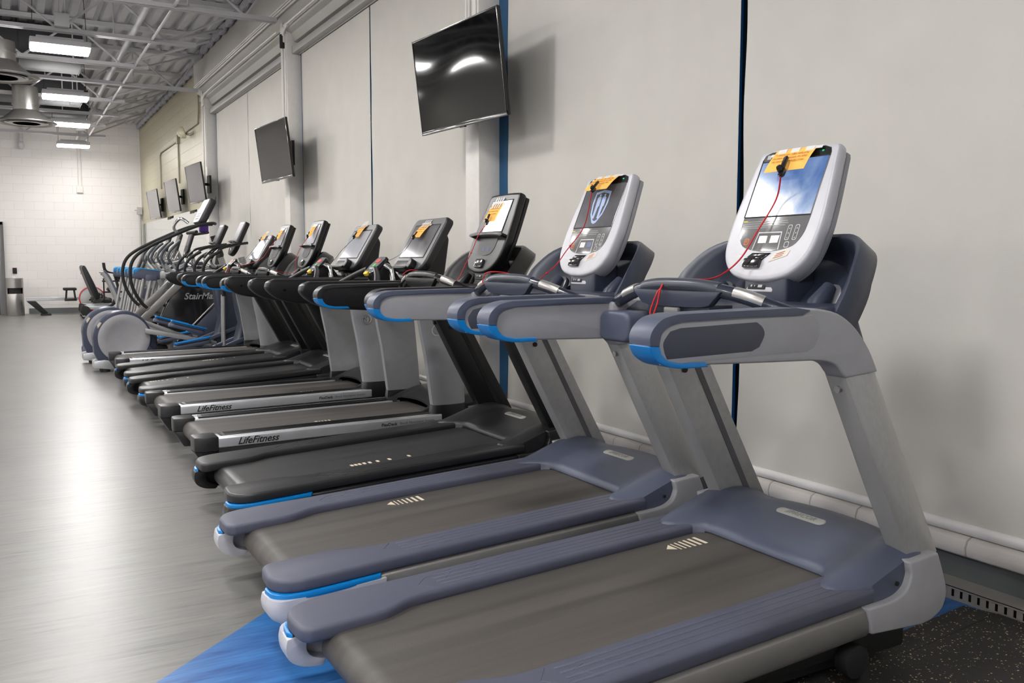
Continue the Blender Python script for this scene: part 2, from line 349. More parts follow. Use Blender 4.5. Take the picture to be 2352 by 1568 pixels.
for i, (y, xr) in enumerate(JY):
    o = joist(y, xr).obj('roof_joist', WHITEC)
    lab = 'painted open-web steel roof joist ' + {7: 'meeting the wall at the column behind the second big television', 10: 'meeting the wall at the column beside the olive wall', 8: 'first one past the column joist, above the nearest lit lamp', 9: 'crossing just behind the nearest visible lamp', 11: 'just past the second lamp, beyond the large grey duct', 12: 'between the second and third lamps from the front', 13: 'between the third and last lamps', 14: 'last one before the back wall'}.get(i, 'above the treadmills on the near side of the room')
    if y < 9: lab = 'painted open-web steel roof joist over the aisle beside the '+{-1.0: 'doorway side, behind the camera', .7: 'camera, at the hidden near column', 2.3: 'nearest grey treadmill', 3.9: 'second and third treadmills', 5.65: 'near column', 7.3: 'black treadmills past the near column', 8.9: 'farthest black treadmill'}[y]
    tag(o, lab, 'joist', 'roof joists under the metal deck')
# long bridging angle and sprinkler pipe running away from the camera
tag(M().tube([(1.72, -2, 4.03), (1.72, 23.4, 4.03)], .018, 8).obj('bridging_bar', WHITEC), 'slim white bar tying the roof joists together lengthwise', 'bar')
tag(M().tube([(1.56, -2, 4.2), (1.56, 20, 4.2)], .036, 12).obj('sprinkler_pipe', WHITEC), 'white sprinkler pipe running lengthwise through the roof joists', 'pipe')
tag(M().tube([(1.56, 20.02, 4.2), (1.55, 21, 4.15), (1.55, 24.0, 4.08)], .03, 10).obj('branch_pipe', WHITEC), 'short white pipe reaching the back wall above the last lamp', 'pipe')
# diagonal struts from joists to wall
for i, (y, a) in enumerate(((12.25, 1), (13.98, 1), (17.1, 0), (18.75, 0), (20.35, 0))):
    st = M().tube([(1.85, y, 4.03), (2.80, y+.9, 4.5)], .02, 6)
    tag(st.obj('bracing_strut', WHITEC), ['thin white brace angled to the wall above the second television', 'thin white brace angled to the wall before the olive wall', 'white brace nearest the start of the olive wall', 'white brace at the middle of the olive wall ceiling', 'white brace close to the back corner'][i], 'brace', 'braces between joists and window wall')
ins = M()
for i in range(60):
    y = -3+i*.45
    ins.ball((2.80 if y < 15.4 else 2.93, y, 4.515), .05, .25, .06+.02*random.random(), 6)
ins = ins.obj('fireproofing', mat('grey_fireproofing', (150, 150, 156), .95, var=.2, vs=40, bump=1, bs=90)); tag(ins, 'lumpy grey fireproofing along the ceiling edge above the window wall', 'insulation', kind='stuff')

# ducts and round diffusers
def duct(x1, y0, y1, z0, z1, lab):
    m_ = M().box(-9, x1, y0, y1, z0, z1)
    xx = x1
    while xx > -9: m_.box(xx-.012, xx, y0-.012, y1+.012, z0-.012, z1+.012); xx -= .8
    tag(m_.obj('air_duct', DUCTM, bev=.004), lab, 'duct', 'rectangular ducts between the joists')
duct(1.08, 14.25, 15.2, 4.06, 4.5, 'large grey metal duct behind the nearest visible lamp')
duct(1.30, 17.35, 18.4, 4.06, 4.5, 'grey metal duct behind the second lamp')
duct(1.5, 19.1, 20.1, 4.06, 4.5, 'farthest grey metal duct, behind the third lamp')
def diffuser(x, y, z, s_, lab, top=4.1):
    t = thing('ceiling_diffuser', lab, 'air diffuser', (x, y, z), group='round diffusers hanging below the ducts')
    fr = Fr((0, 0, 0), (1, 0, 0), (0, 1, 0))
    M().lathe([(.2*s_, top-z), (.2*s_, .32*s_), (.215*s_, .32*s_), (.215*s_, .30*s_), (.2*s_, .30*s_), (.2*s_, .2*s_)], fr, 40).obj('neck', ALUG, t)
    M().lathe([(.2*s_, .21*s_), (.24*s_, .17*s_), (.34*s_, .08*s_), (.44*s_, .03*s_), (.47*s_, .015*s_), (.475*s_, 0), (.45*s_, -.012*s_), (.40*s_, .0), (.39*s_, .03*s_), (.2*s_, .12*s_)], fr, 48).obj('cone', ALUG, t)
    for rr, nm in ((.34, 'outer_ring'), (.24, 'inner_ring'), (.13, 'center_cone')):
        M().lathe([(rr*s_, -.005*s_), (rr*s_*.8, .06*s_), (rr*s_*.72, .06*s_), (rr*s_*.9, -.012*s_)], fr, 40).obj(nm, ALUG, t)
    M().lathe([(.39*s_, .05*s_), (.05, .06*s_)], fr, 32).obj('dark_throat', BLKM, t)
diffuser(.39, 16.9, 3.52, .96, 'round metal diffuser farther away, fully visible above the back wall')
diffuser(.03, 13.6, 3.65, .98, 'round metal diffuser cut by the left picture edge, below the large duct')
diffuser(-.42, 8.7, 3.68, .98, 'nearest round metal diffuser, only its rim showing at the top left corner')

# ---- lamps
LENS = bpy.data.materials.new('lamp_lens'); LENS.use_nodes = True; b_ = LENS.node_tree.nodes['Principled BSDF']
b_.inputs['Emission Color'].default_value = (1, .975, .955, 1); b_.inputs['Emission Strength'].default_value = LAMP
def lamp_fixture():
    t = thing('high_bay_lamp', 'lit high bay lamp', 'ceiling lamp')
    M().box(-.33, .33, -.2, .2, .02, .09).box(-.26, .26, -.12, .12, .09, .13).obj('housing', WHITEC, t, bev=.01)
    M().prism(rrect(.64, .34, .03), Fr((0, 0, -.015), (1, 0, 0), (0, 1, 0)), 0, .032).obj('lens', LENS, t, bev=.01)
    for sx in (-.3, .3): M().tube([(sx, 0, .1), (sx*.9, 0, .80)], .004, 5).obj('hanging_wire', WIRE, t)
    return t
LL = [(.68, 12.3, 0, 'nearest visible lit lamp, largest of the row near the left edge'), (.92, 15.85, 0, 'second lit lamp of the row, below the large duct'), (1.16, 18.9, 0, 'third lit lamp of the row, above the far diffuser'), (1.41, 22.3, 0, 'farthest and smallest lit lamp, just before the back wall')]
lamp0 = lamp_fixture(); first = True
def put_lamp(x, y, lab):
    global first
    t = lamp0 if first else tree_copy(lamp0); first = False
    t.location = (x, y, 3.80); t['label'] = lab; t['group'] = 'high bay lamps under the joists'
for x, y, _, l in LL: put_lamp(x, y, l)
for x, y, l in ((.4, 8.8, 'farthest black treadmill'), (.1, 5.3, 'near column'), (-.15, 1.9, 'nearest treadmill'), (-.4, -1.5, 'rubber mat')): put_lamp(x, y, 'lit high bay lamp out of the picture, level with the '+l)
for x in (-3.6, -7.2):
    for y, q in ((22, 'first'), (18.6, 'second'), (15.7, 'third'), (11.5, 'fourth'), (8, 'fifth'), (4.5, 'sixth'), (1, 'seventh'), (-2.5, 'eighth')): put_lamp(x, y, 'lit lamp out of the picture, %s from the back wall in the %s left row' % (q, 'inner' if x > -5 else 'outer'))
# junction boxes hanging by the lamps
for x, y, z, l in ((.70, 12.12, 4.11, 'small white junction box on the joist above the nearest visible lamp'), (1.13, 16.98, 3.96, 'small white junction box on the joist just below the second lamp'), (1.42, 20.23, 3.97, 'small white junction box on the joist under the third lamp')):
    bx = M().box(-.08, .08, -.05, .05, -.08, .08); bx.tube([(-.03, 0, .08), (-.03, 0, 4.5-z)], .01, 6); bx.tube([(.04, 0, .08), (.04, 0, 4.5-z)], .01, 6)
    o = bx.obj('junction_box', WHITEC, bev=.004); o.location = (x, y, z); tag(o, l, 'electrical box', 'junction boxes near the lamps')
# columns
CY = [(.8, 1.01), (5.64, 5.85), (10.46, 10.68), (15.30, 15.57)]
cl = ['', 'white painted steel column behind the large near television', 'white painted column behind the second television', 'white painted column at the end of the olive wall']
for i, (a, b) in enumerate(CY):
    m_ = M().box(2.93, 3.3, a, b, 0, 4.0)
    if i: m_.tube([(2.92, b-.05, 2.5), (2.92, b-.05, 4.1)], .012, 8).tube([(2.92, b-.09, 2.5), (2.92, b-.09, 4.1)], .012, 8).tube([(2.925, a+.03, 2.8), (2.925, a+.03, 3.9)], .008, 8).box(2.90, 2.93, a+.02, a+.15, 3.78, 3.95)
    o = m_.obj('wall_column', WHITE, bev=.008, seg=2); o['kind'] = 'structure'
    if i == 2: tag(M().tube([(2.9, a+.07, 3.72), (2.9, a+.07, 3.78), (2.9, a+.07, 3.87)], [.03, .03, .03], 12).obj('cable_ferrule', BLKM), 'small black cylinder fixed high on the column behind the second television', 'fitting')
# conduits along the beam
for i, (z, r_) in enumerate(((4.13, .011), (4.10, .011), (4.065, .012))):
    tag(M().tube([(2.84, -4, z), (2.84, 15.72, z)], r_, 8).obj('conduit', WHITE), ['topmost', 'middle', 'lowest'][i]+' of three white conduits running along the upper wall', 'conduit', 'conduits on the upper wall')
tag(M().tube(spl([(2.9, 10.5, 3.86), (2.9, 10.3, 3.93), (2.9, 9.6, 3.95), (2.9, 3, 3.95), (2.9, 1, 3.95)], 4), .012, 8).obj('flexible_conduit', WHITE), 'white conduit bending from the second column along the beam towards the camera', 'conduit')
tag(M().tube(spl([(2.9, 15.4, 3.83), (2.9, 15.2, 3.92), (2.9, 14.5, 3.95), (2.9, 10.75, 3.95)], 4), .012, 8).obj('flexible_conduit', WHITE), 'white conduit along the beam between the second and third columns', 'conduit')
# window bays: frame, glass, blinds
FRM = mat('teal_window_frame', (58, 76, 74), .4, .3); GL = glass_mat(); BLUEG = mat('blue_gap_strip', (12, 76, 116), .4)
wn = 0
for (a, b) in ((-4.1, .8), (1.01, 5.64), (5.85, 10.46), (10.68, 15.30)):
    wn += 1
    t = struct(bpy.data.objects.new('window_%d' % wn, None)); COL.objects.link(t)
    f = M(); mid = (a+b)/2+.01
    for y in (a, mid-.095, b-.05): f.box(3.16, 3.24, y+.02, y+.06, .23, 3.8)
    for z in (.23, 1.45, 2.62, 3.3, 3.7): f.box(3.17, 3.23, a, b, z, z+.06)
    f.obj('window_frame', FRM, t, bev=.004)
    M().box(3.19, 3.20, a, b, .23, 3.8).obj('pane', GL, t)
    M().box(3.095, 3.115, b-.14, b-.0, .3, 3.7).obj('gap_strip', BLUEG, t)  # plain blue strip filling the gap between blind and column
BLIND = mat('pale_blind_fabric', (204, 201, 194), .75, bump=.25, bs=500, var=.015, vs=3)
VAL = mat('grey_valance', (168, 166, 164), .45)
panels = [(-4.0, .78, 1, ''), (1.03, 3.195, 1, 'nearest pale roller blind, filling the right side of the picture'), (3.235, 5.49, 1, 'pale roller blind behind the second grey treadmill, next to the near column'),
          (5.87, 8.135, 1, 'pale roller blind just left of the near column'), (8.16, 10.38, 1, 'pale roller blind right of the second television'),
          (10.70, 13.035, 1, 'pale roller blind left of the second television'), (13.055, 15.2, 1, 'farthest pale roller blind, beside the olive wall')]
for i, (a, b, _, l) in enumerate(panels):
    if not l: l = 'pale roller blind out of the picture behind the camera'
    t = thing('roller_blind', l, 'blind', (3.08, (a+b)/2, .24), group='roller blinds on the tall windows')
    hw = (b-a)/2
    def fn(u, v, hw=hw, i=i):
        y = -hw+2*hw*u; z = 3.40*v; wv = .004*math.sin(u*math.pi*2+i)*math.sin(v*math.pi)
        wob = .006*math.sin(v*26+i)*(u > .98)*(v < .85)
        return (wv, y+wob, z)
    g = M().grid(fn, 40, 40); k = len(g.v); g.v += [(x+.0015, y, z) for x, y, z in g.v]; g.f += [tuple(q+k for q in f[::-1]) for f in g.f]
    g.obj('fabric', BLIND, t)
    M().tube([(0, -hw, .012), (0, hw, .012)], .019, 12, sq=1.15).obj('hem_bar', OFFW, t)
for i, (a, b) in enumerate(((1.02, 5.60), (5.86, 10.44), (10.69, 15.26))):
    tag(M().box(2.99, 3.085, a, b, 3.65, 3.725).box(2.985, 3.09, b-.006, b+.002, 3.645, 3.73).box(3.06, 3.076, a, b, 3.642, 3.652).obj('blind_headbox', VAL, bev=.004), ['blind head box over the nearest bay', 'grey blind head box between the first and second columns', 'grey blind head box between the second and third columns'][i], 'blind head box', 'head boxes above the blinds')
# wire trunking on the floor
tr = thing('slotted_trunking', 'low white floor trunking with vertical slots along the wall at lower right', 'trunking', (3.0, 0, 0))
TRM = mat('beige_grey_trunking', (150, 146, 140), .5)
pts = M().box(0, .088, -4, 15.5, .047, .055).box(.0, .004, -4, 15.5, .04, .05).box(0, .004, -4, 15.5, 0, .012)
y = -1.0
while y < 3.2: pts.box(0, .004, y, y+.021, .011, .041); y += .0335
pts.box(0, .004, 3.2, 15.5, 0, .05); pts.obj('casing', TRM, tr)
M().box(.02, .03, -4, 15.5, 0, .045).obj('dark_inside', BLKM, tr)
# rubber mats
SP = speck_mat()
def matc(x0, y0, x1, y1, x2, y2, x3, y3, z): return M().add([(x0, y0, 0), (x1, y1, 0), (x2, y2, 0), (x3, y3, 0), (x0, y0, z), (x1, y1, z), (x2, y2, z), (x3, y3, z)], [(3, 2, 1, 0), (4, 5, 6, 7), (0, 1, 5, 4), (1, 2, 6, 5), (2, 3, 7, 6), (3, 0, 4, 7)])
e = matc(-.2, 1.50, 2.992, 1.80, 2.96, 1.905, -.2, 1.61, .010).obj('mat_edge_strip', SP, bev=.003); tag(e, 'narrow sloping edge strip of the speckled black rubber mat', 'mat')
e = matc(-.2, -2, 2.992, -2, 2.992, 1.796, -.2, 1.496, .012).obj('rubber_mat', SP, bev=.002); tag(e, 'black rubber mat with tan specks in the lower right corner', 'mat')
# mirror on the olive wall with aluminium edge
MIR = mat('mirror_glass', (235, 240, 238), .01, 1.)
t = thing('wall_mirror', 'large frameless mirror below the olive wall, reflecting the white block wall', 'mirror', (2.985, 15.7, 0))
M().box(-.006, 0, 0, 7.9, .15, 2.17).obj('mirror_panel', MIR, t)
M().box(-.012, .0, 7.9, 7.93, .15, 2.17).obj('edge_channel', STEEL, t)
# far wall items
def put(o, loc): o.location = loc; return o
tag(put(M().box(-.07, .07, -.07, 0, -.08, .08).obj('wall_box', WHITE, bev=.006), (1.62, bwy(1.62), 2.98)), 'white square electrical box on the back wall under two conduits', 'electrical box')
tag(M().tube([(1.59, bwy(1.6)-.03, 3.05), (1.59, bwy(1.6)-.03, 4.6)], .012, 8).tube([(1.66, bwy(1.6)-.03, 3.05), (1.66, bwy(1.6)-.03, 4.6)], .012, 8).obj('conduit', WHITE), 'pair of white conduits dropping down the back wall', 'conduit')
tag(M().tube([(2.92, 23.8, .1), (2.92, 23.8, 2.42)], .03, 10).box(2.86, 2.97, 23.74, 23.86, 2.4, 2.58).tube([(2.93, 23.8, 2.5), (2.80, 23.75, 2.5)], .012, 6).obj('corner_pipe', mat('grey_pipe', (176, 176, 174), .4)), 'grey pipe with a valve standing in the far corner by the mirror', 'pipe')
tag(M().tube([(.42, bwy(.4)-.12, 3.98), (.42, bwy(.4)-.12, 4.55)], .045, 10).ball((.42, bwy(.4)-.14, 3.95), .07, .07, .1, 8).obj('pipe_stub', WHITEC), 'white drop pipe end on the back wall below the far diffuser', 'pipe')
# door at far left
dt = struct(bpy.data.objects.new('door_1', None)); COL.objects.link(dt); dt.location = (0, bwy(0), 0)
DM = mat('grey_door_paint', (112, 112, 114), .45)
M().box(-1.15, -.17, -.05, .0, .01, 2.1).obj('door_panel', DM, dt, bev=.004)
M().box(-.17, -.04, -.09, .0, 0, 2.17).box(-1.3, -1.15, -.09, 0, 0, 2.17).box(-1.3, -.04, -.09, 0, 2.1, 2.17).obj('door_frame', mat('door_frame_grey', (128, 128, 130), .4), dt, bev=.006)
M().lathe([(.035, 0), (.035, .02), (.02, .03), (.02, .05), (.034, .07), (.03, .085), (.01, .09)], Fr((-.24, -.05, 1.0), (1, 0, 0), (0, 0, 1), (0, -1, 0)), 20).obj('door_knob', CHR, dt)
# card reader, socket
t = thing('card_reader', 'small black card reader with red edge beside the grey door', 'card reader', (.16, bwy(.16), 1.03))
M().box(-.045, .045, -.03, 0, -.07, .06).obj('body', BLKM, t, bev=.006); M().box(-.046, .046, -.032, 0, .06, .07).obj('top_edge', mat('dark_red_plastic', (120, 20, 24), .5), t)
tag(put(M().box(-.035, .035, -.01, 0, -.055, .055).box(-.012, .012, -.014, 0, -.02, .02).obj('wall_socket', WHITE, bev=.002), (1.08, bwy(1.08), .43)), 'white wall socket on the back wall above the rowing machine rail', 'socket')
# wipes bin
t = thing('wipes_bin', 'tall cylindrical stainless steel bin with a dark slot beside the grey door', 'bin', (.13, 23.55, 0))
fz = Fr((0, 0, 0), (1, 0, 0), (0, 1, 0))
M().lathe([(.185, 0), (.19, .01), (.19, .50), (.188, .505)], fz, 40).obj('body', STEEL, t)
M().lathe([(.15, .5), (.15, .64)], fz, 32).obj('dark_opening', BLKM, t)
sl = M()
for i in range(24):
    a0 = R(-20+i*10)
    if 215 <= (-20+i*10) % 360 <= 300: continue
    sl.prism([(.188*math.cos(a0), .188*math.sin(a0)), (.188*math.cos(a0+R(10.2)), .188*math.sin(a0+R(10.2))), (.178*math.cos(a0+R(10.2)), .178*math.sin(a0+R(10.2))), (.178*math.cos(a0), .178*math.sin(a0))], fz, .5, .64)
sl.obj('collar', STEEL, t)
M().lathe([(.19, .64), (.19, .86), (.186, .865), (.06, .866)], fz, 40).obj('upper_shell', STEEL, t)
M().prism(spl([(-.03, 0), (.0, .03), (.03, 0), (.02, -.02), (-.02, -.02)], 3, True), Fr((0, 0, .87), (1, 0, 0), (0, 1, 0)), -.004, .03).obj('wipe_tuft', WHITE, t)

# olive wall conduits + emergency lamp
OC = mat('olive_conduit', (150, 146, 126), .5)
tag(M().tube([(2.97, 20.55, 2.8), (2.97, 20.55, 3.5), (2.97, 20.4, 3.56), (2.97, 18.3, 3.56)], .014, 8).obj('conduit', OC), 'olive conduit dropping to the television farthest away', 'conduit')
tag(M().tube([(2.97, 18.25, 2.75), (2.97, 18.25, 3.62)], .016, 8).tube([(2.97, 18.25, 3.62), (2.97, 16.2, 3.62), (2.97, 16.1, 3.8), (2.97, 16.1, 4.1)], .014, 8).box(2.94, 2.99, 18.18, 18.32, 3.5, 3.66).obj('conduit', OC), 'olive conduit dropping to the middle wall television', 'conduit')
t = thing('emergency_lamp', 'round emergency lamp head tilted out from the olive wall', 'emergency lamp', (2.9, 16.75, 3.54))
t.scale = (1.25, 1.25, 1.25)
M().lathe([(.03, -.09), (.075, -.05), (.085, 0), (.075, .012)], Fr((-.04, .12, 0), (0, 1, .3), (-.3, 0, 1)), 20).obj('head', mat('cream_enamel', (196, 190, 165), .35), t)
M().lathe([(.07, 0), (.06, .014)], Fr((-.04, .12, .0), (0, 1, .3), (-.3, 0, 1)), 20).obj('lens', CHR, t)
M().tube([(0, .1, -.02), (.03, .02, -.04), (.09, -.03, 0)], .02, 8).obj('bracket', OC, t)

# ============================================================ TELEVISIONS
def tv(xr, yr, xl, yl, zc, lab, w_=None, h=.645, scr=None, col=None):
    L = math.hypot(yl-yr, xr-xl); c = Vector(((xr+xl)/2, (yr+yl)/2, zc)); rz = math.atan2(xr-xl, yl-yr)
    t = thing('television', lab, 'television', c, rz, 'wall televisions')
    tl = 7
    V = Vector((-math.sin(R(tl)), 0, math.cos(R(tl)))); fr = Fr((0, 0, 0), (0, -1, 0), V)      # N points to the room
    M().prism(rrect(L, h, .008), fr, -.022, 0).prism(rrect(L*.7, h*.75, .05), fr, -.055, -.02).obj('casing', BLK, t, bev=.003)
    bz = M()
    for a0, a1, b0_, b1_ in ((-L/2, L/2, h/2-.012, h/2), (-L/2, L/2, -h/2, -h/2+.024), (-L/2, -L/2+.012, -h/2, h/2), (L/2-.012, L/2, -h/2, h/2)): bz.fbox(fr, a0, a1, b0_, b1_, -.004, .006)
    bz.obj('bezel', col or BLKG, t, bev=.002)
    def sf(u, v): # slightly warped glossy panel
        a = (u-.5)*(L-.02); b = -h/2+.022+(h-.034)*v
        return fr.p(a, b, .0035+.0016*math.sin(u*5.2+1)*math.sin(v*4.3+.5))
    M().grid(sf, 24, 16).obj('screen', scr or GLS_TV, t)
    M().fbox(fr, -.03, .03, -h/2-.008, -h/2+.002, -.015, .004).obj('sensor', BLKG, t)
    m_ = M(); 
    for a in (-.2, .2): m_.fbox(fr, a-.02, a+.02, -.2, .2, -.075, -.055)
    wx = 2.93-c.x if c.y < 15.8 else 2.985-c.x
    m_.box(.04, .06, -.25, .25, .05, .09); m_.box(.04, .06, -.25, .25, -.13, -.09); m_.tube([(.05, -.2, .07), (.06, -.2, -.11)], .006, 6)
    m_.tube([(.05, 0, 0), (wx-.03, .06, 0)], .022, 8); m_.box(wx-.03, wx-.002, -.05, .11, -.14, .14)
    m_.obj('wall_bracket', BLKM, t)
    return t
GLS_TV = mat('tv_screen_glass', (7, 7, 8), .05, spec=.35)
tv(2.73, 4.93, 2.65, 6.06, 2.49, 'large near black television with bright lamp reflections on its column', h=.66)
tv(2.73, 9.72, 2.66, 10.79, 2.49, 'second black television, tilted down between two pale blinds', h=.64)
TVG = mat('tv_painted_reflection', (96, 94, 98), .12, coat=.4)  # reflection of the bright back wall put into the base grey
tv(2.72, 14.55, 2.65, 15.50, 2.49, 'grey-looking television nearest the olive wall corner, over the stair climber', h=.61, scr=TVG)
tv(2.80, 17.40, 2.74, 18.35, 2.47, 'middle of three grey-looking televisions, mounted on the olive wall', h=.60, scr=TVG)
tv(2.82, 19.95, 2.76, 21.0, 2.46, 'farthest grey-looking television near the back corner of the olive wall', h=.60, scr=TVG)

# ============================================================ TREADMILLS, first make
SLOPE = .052
def cushion_outline(hw, top, bottom_k=1.0):
    """console face outline: squarish top corners, deep round bottom. b from 0 to top"""
    return spl([(-hw*.865, top-.009), (-hw*.90, top-.04), (-hw*1.0, top*.60), (-hw*1.03, top*.38), (-hw*.95, top*.18), (-hw*.68, top*.055), (-hw*.3, top*.008), (0, 0), (hw*.3, top*.008), (hw*.68, top*.055), (hw*.95, top*.18), (hw*1.03, top*.38), (hw*1.0, top*.60), (hw*.90, top-.04), (hw*.865, top-.009), (hw*.76, top), (0, top+.004), (-hw*.76, top)], 5, True)
def pass_marks(kind, parent, x, y, zt):
    m_ = M()
    if kind == 'arrow':
        m_.plan([(0, 0), (.028, .028), (.028, -.022)], 0, .0008)
        xx = .038
        for i, wd in enumerate((.004, .005, .0065, .008, .010, .012)): m_.plan([(xx, .03+.001*i), (xx+wd, .03+.001*i), (xx+wd, -.03-.001*i), (xx, -.03-.001*i)], 0, .0008); xx += wd+.0135
    else:
        for xx in (0, .02, .04, .064, .092, .133, .195, .30): m_.plan(rrect(.014, .034, .003, xx, 0, 2), 0, .0008)
    o = m_.shear_x(SLOPE if zt > .2 else 0).obj('belt_marking', CREAM, parent); o.location = (x, y, zt+SLOPE*x+.0002); return o

def precor(x0, yc, label, dark=False, mark=('arrow', 1.2, .25), screen=None):
    t = thing('treadmill', label, 'treadmill', (x0, yc, 0), group='treadmills in a row facing the blinds')
    main = BLK if dark else SILV; pad = DGREY if dark else NAVY; rail = DGREY if dark else RAILB; capm = BLK if dark else SILVL
    # underside
    M().box(.12, 1.72, -.32, .32, .05, .13).box(.3, 1.5, -.36, .36, .1, .15).obj('base_frame', BLKM, t, bev=.01)
    for s in (-1, 1):
        for x in (.18, 1.5): 
            M().tube([(x, s*.34, 0), (x, s*.34, .02), (x, s*.34, .1)], [.03, .028, .012], 12).obj('foot', BLKM, t)
        M().tube([(1.40, s*.36, .10), (1.40, s*.405, .10)], .05, 18).obj('transport_wheel', BLKM, t, bev=.006)
    # belt
    bp = [(1.52, .228), (.1, .228)] + [(.085+.050*math.cos(a), .178+.050*math.sin(a)) for a in [R(90+i*15) for i in range(1, 13)]] + [(.2, .13), (1.52, .15)]
    M().side(bp, -.26, .26).shear_x(SLOPE).obj('running_belt', BELTB if dark else BELT, t, sharp=50)
    pass_marks(mark[0], t, mark[1], mark[2], .228)
    for s in (-1, 1):
        o = [(-.035, .345), (-.03, .26), (-.015, .232), (.02, .222), (.17, .222), (.23, .230), (.30, .258), (.36, .268), (.40, .268), (.35, .416)]
        o = spl(o[:8], 4)+[(1.42, .268), (1.42, .412)]+spl([(.35, .416), (.1, .425), (.03, .418), (-.015, .392), (-.035, .345)], 4)[:-1]
        pl = o if s > 0 else mirror(o)
        m_ = M().plan(pl, .212, .256)
        m_.shear_x(SLOPE).obj('side_rail', rail, t, bev=.012, seg=3)
        g = M()
        for yy in (.30, .325, .35, .375): g.box(.42, 1.36, s*yy-.0045, s*yy+.0045, .255, .2567)
        for k in range(3): g.tube([(.40+.09*k, s*(.285+.03*k), .2558), (.36+.09*k, s*.33, .2558), (.40+.09*k, s*.37, .2558), (.5+.09*k, s*.385, .2558)], .0015, 5)
        g.shear_x(SLOPE).obj('grip_ridges', rail, t, bev=.001)
        # long extrusion
        prof = [(.345, .12), (.405, .12), (.418, .14), (.422, .17), (.418, .204), (.40, .213), (.345, .213)]
        M().front([(s*a, b) for a, b in prof], .30, 1.395).shear_x(SLOPE).obj('side_beam', BLK if dark else GUN, t, bev=.003)
        # rear cap: C shape round the roller
        c = spl([(-.045, .20), (-.05, .17), (-.038, .135), (.0, .11), (.05, .10)], 4)+[(.06, .105), (.065, .12)]+spl([(.055, .122), (.03, .132), (.012, .15), (.01, .18), (.03, .21)], 4)
        M().side(c, s*.31, s*.37).shear_x(SLOPE).obj('roller_guard', capm, t, bev=.008)
        c = spl([(-.045, .20), (-.05, .17), (-.038, .135), (.0, .11), (.06, .10), (.14, .108), (.24, .12), (.32, .13)], 4)+[(.33, .20)]
        cl_ = []
        for yy, dx, dz in ((.355, 0, 0), (.385, .001, .0), (.405, .006, .002), (.42, .016, .006), (.429, .03, .012), (.433, .05, .02)):
            cl_.append([(min(.33, a+dx*max(0, 1-(a+.05)/.3)), s*yy, b+dz*max(0, (.20-b)/.10)) for a, b in c])
        M().loft(cl_).obj('rear_cap', capm, t, sharp=60).data.transform(Matrix(((1, 0, 0, 0), (0, 1, 0, 0), (SLOPE, 0, 1, 0), (0, 0, 0, 1))))
        M().tube([(.0, s*.42, .155), (.0, s*.4275, .155)], .008, 10).obj('cap_screw', BLKM, t)
        bo = spl([(-.042, .33), (-.036, .38), (-.012, .41), (.03, .428), (.1, .436), (.2, .434), (.31, .429)], 4); bi = [(a+.012, b-.02) for a, b in bo][::-1]
        bo = bo+bi; M().plan(bo if s > 0 else mirror(bo), .195, .214).shear_x(SLOPE).obj('accent_strip', BLUE, t, bev=.003)
    # motor hood
    def hood(u, v):
        y = -.425+.85*u; ay = abs(y)
        k = min(1, max(0, (ay-.24)/.11)); k = k*k*(3-2*k)
        k2 = max(0, (ay-.36)/.065)
        xs = 1.42-.125*k+.10*k2*k2
        x = xs+(1.83-.15*(ay/.425)**2-xs)*v
        q = (x-1.28)/.52
        z = .292+.040*k+.118*math.sin(min(1, max(0, q))*math.pi*.5)**1.3
        z -= .05*max(0, (v-.6)/.4)**2
        z -= .030*(max(0, (ay-.30)/.125))**2*(1-.3*v)
        if v == 0: z -= .012
        return (x, y, z)
    g = M().grid(hood, 40, 28); n = len(g.v)
    nu = 41
    # skirt
    edge = list(range(0, nu)) + [nu*j+nu-1 for j in range(1, 29)] + [nu*28+i for i in range(nu-2, -1, -1)] + [nu*j for j in range(27, 0, -1)]
    sk = []
    for e_ in edge:
        x, y, z = g.v[e_]; sk.append((x, y, (z-.012 if x < 1.5 and abs(y) < .27 else .2)))
    g.v += sk; L = len(edge)
    g.f += [(edge[i], edge[(i+1) % L], n+(i+1) % L, n+i) for i in range(L)]
    g.obj('motor_hood', DGREY if dark else NAVY, t, sharp=50)
    # name plate across the hood
    hv = .50; hp = Vector(hood(.5, hv)); hq = Vector(hood(.5, hv+.03)); fr = Fr(hp+Vector((0, .025, 0)), (0, -1, 0), hq-hp)
    O = M().prism(rrect(.205, .038, .019), fr, -.012, .0035).obj('name_plate', mat('plate_grey', (172, 172, 166), .35), t, bev=.003)
    M().text('//PRECOR', .030, Fr(fr.p(0, 0, .004), fr.U, fr.V), .0006, .25).obj('name_lettering', mat('plate_text_grey', (132, 132, 130), .4), O)
    for s in (-1, 1):
        # lower front cover
        c = [(1.378, .284), (1.40, .205), (1.62, .19)] + spl([(1.66, .195), (1.71, .22), (1.728, .27), (1.71, .33), (1.68, .398)], 4)[0:] + [(1.555, .388)] + spl([(1.565, .35), (1.55, .315), (1.515, .294), (1.47, .286)], 4)
        M().side(c, s*.37, s*.440).obj('front_cover', DGREY if dark else SILV, t, bev=.010, seg=3)
        M().tube([(1.50, s*.425, .33), (1.50, s*.430, .33)], .007, 8).obj('cover_screw', BLKM, t)
        # upright
        sec = [(0, -.035), (0, .035)] + spl([(.05, .038), (.11, .033), (.16, .012), (.205, -.035)], 3)
        rings = []
        for x, z, k in ((1.587, .37, 1.0), (1.43, .66, .97), (1.27, .965, .93)): rings.append([(x+a*k, s*(.388+b), z) for a, b in sec])
        M().loft(rings).obj('upright', BLK if dark else ALU, t, bev=.004)
        gv = [[(x+.115+da, s*(.352-.0015)+s*dy, z) for da, dy in ((0, 0), (.026, 0), (.026, .004), (0, .004))] for x, z in ((1.587, .37), (1.27, .965))]
        M().loft(gv).obj('groove', BLKM if dark else mat('dark_groove', (84, 84, 88), .5), t)
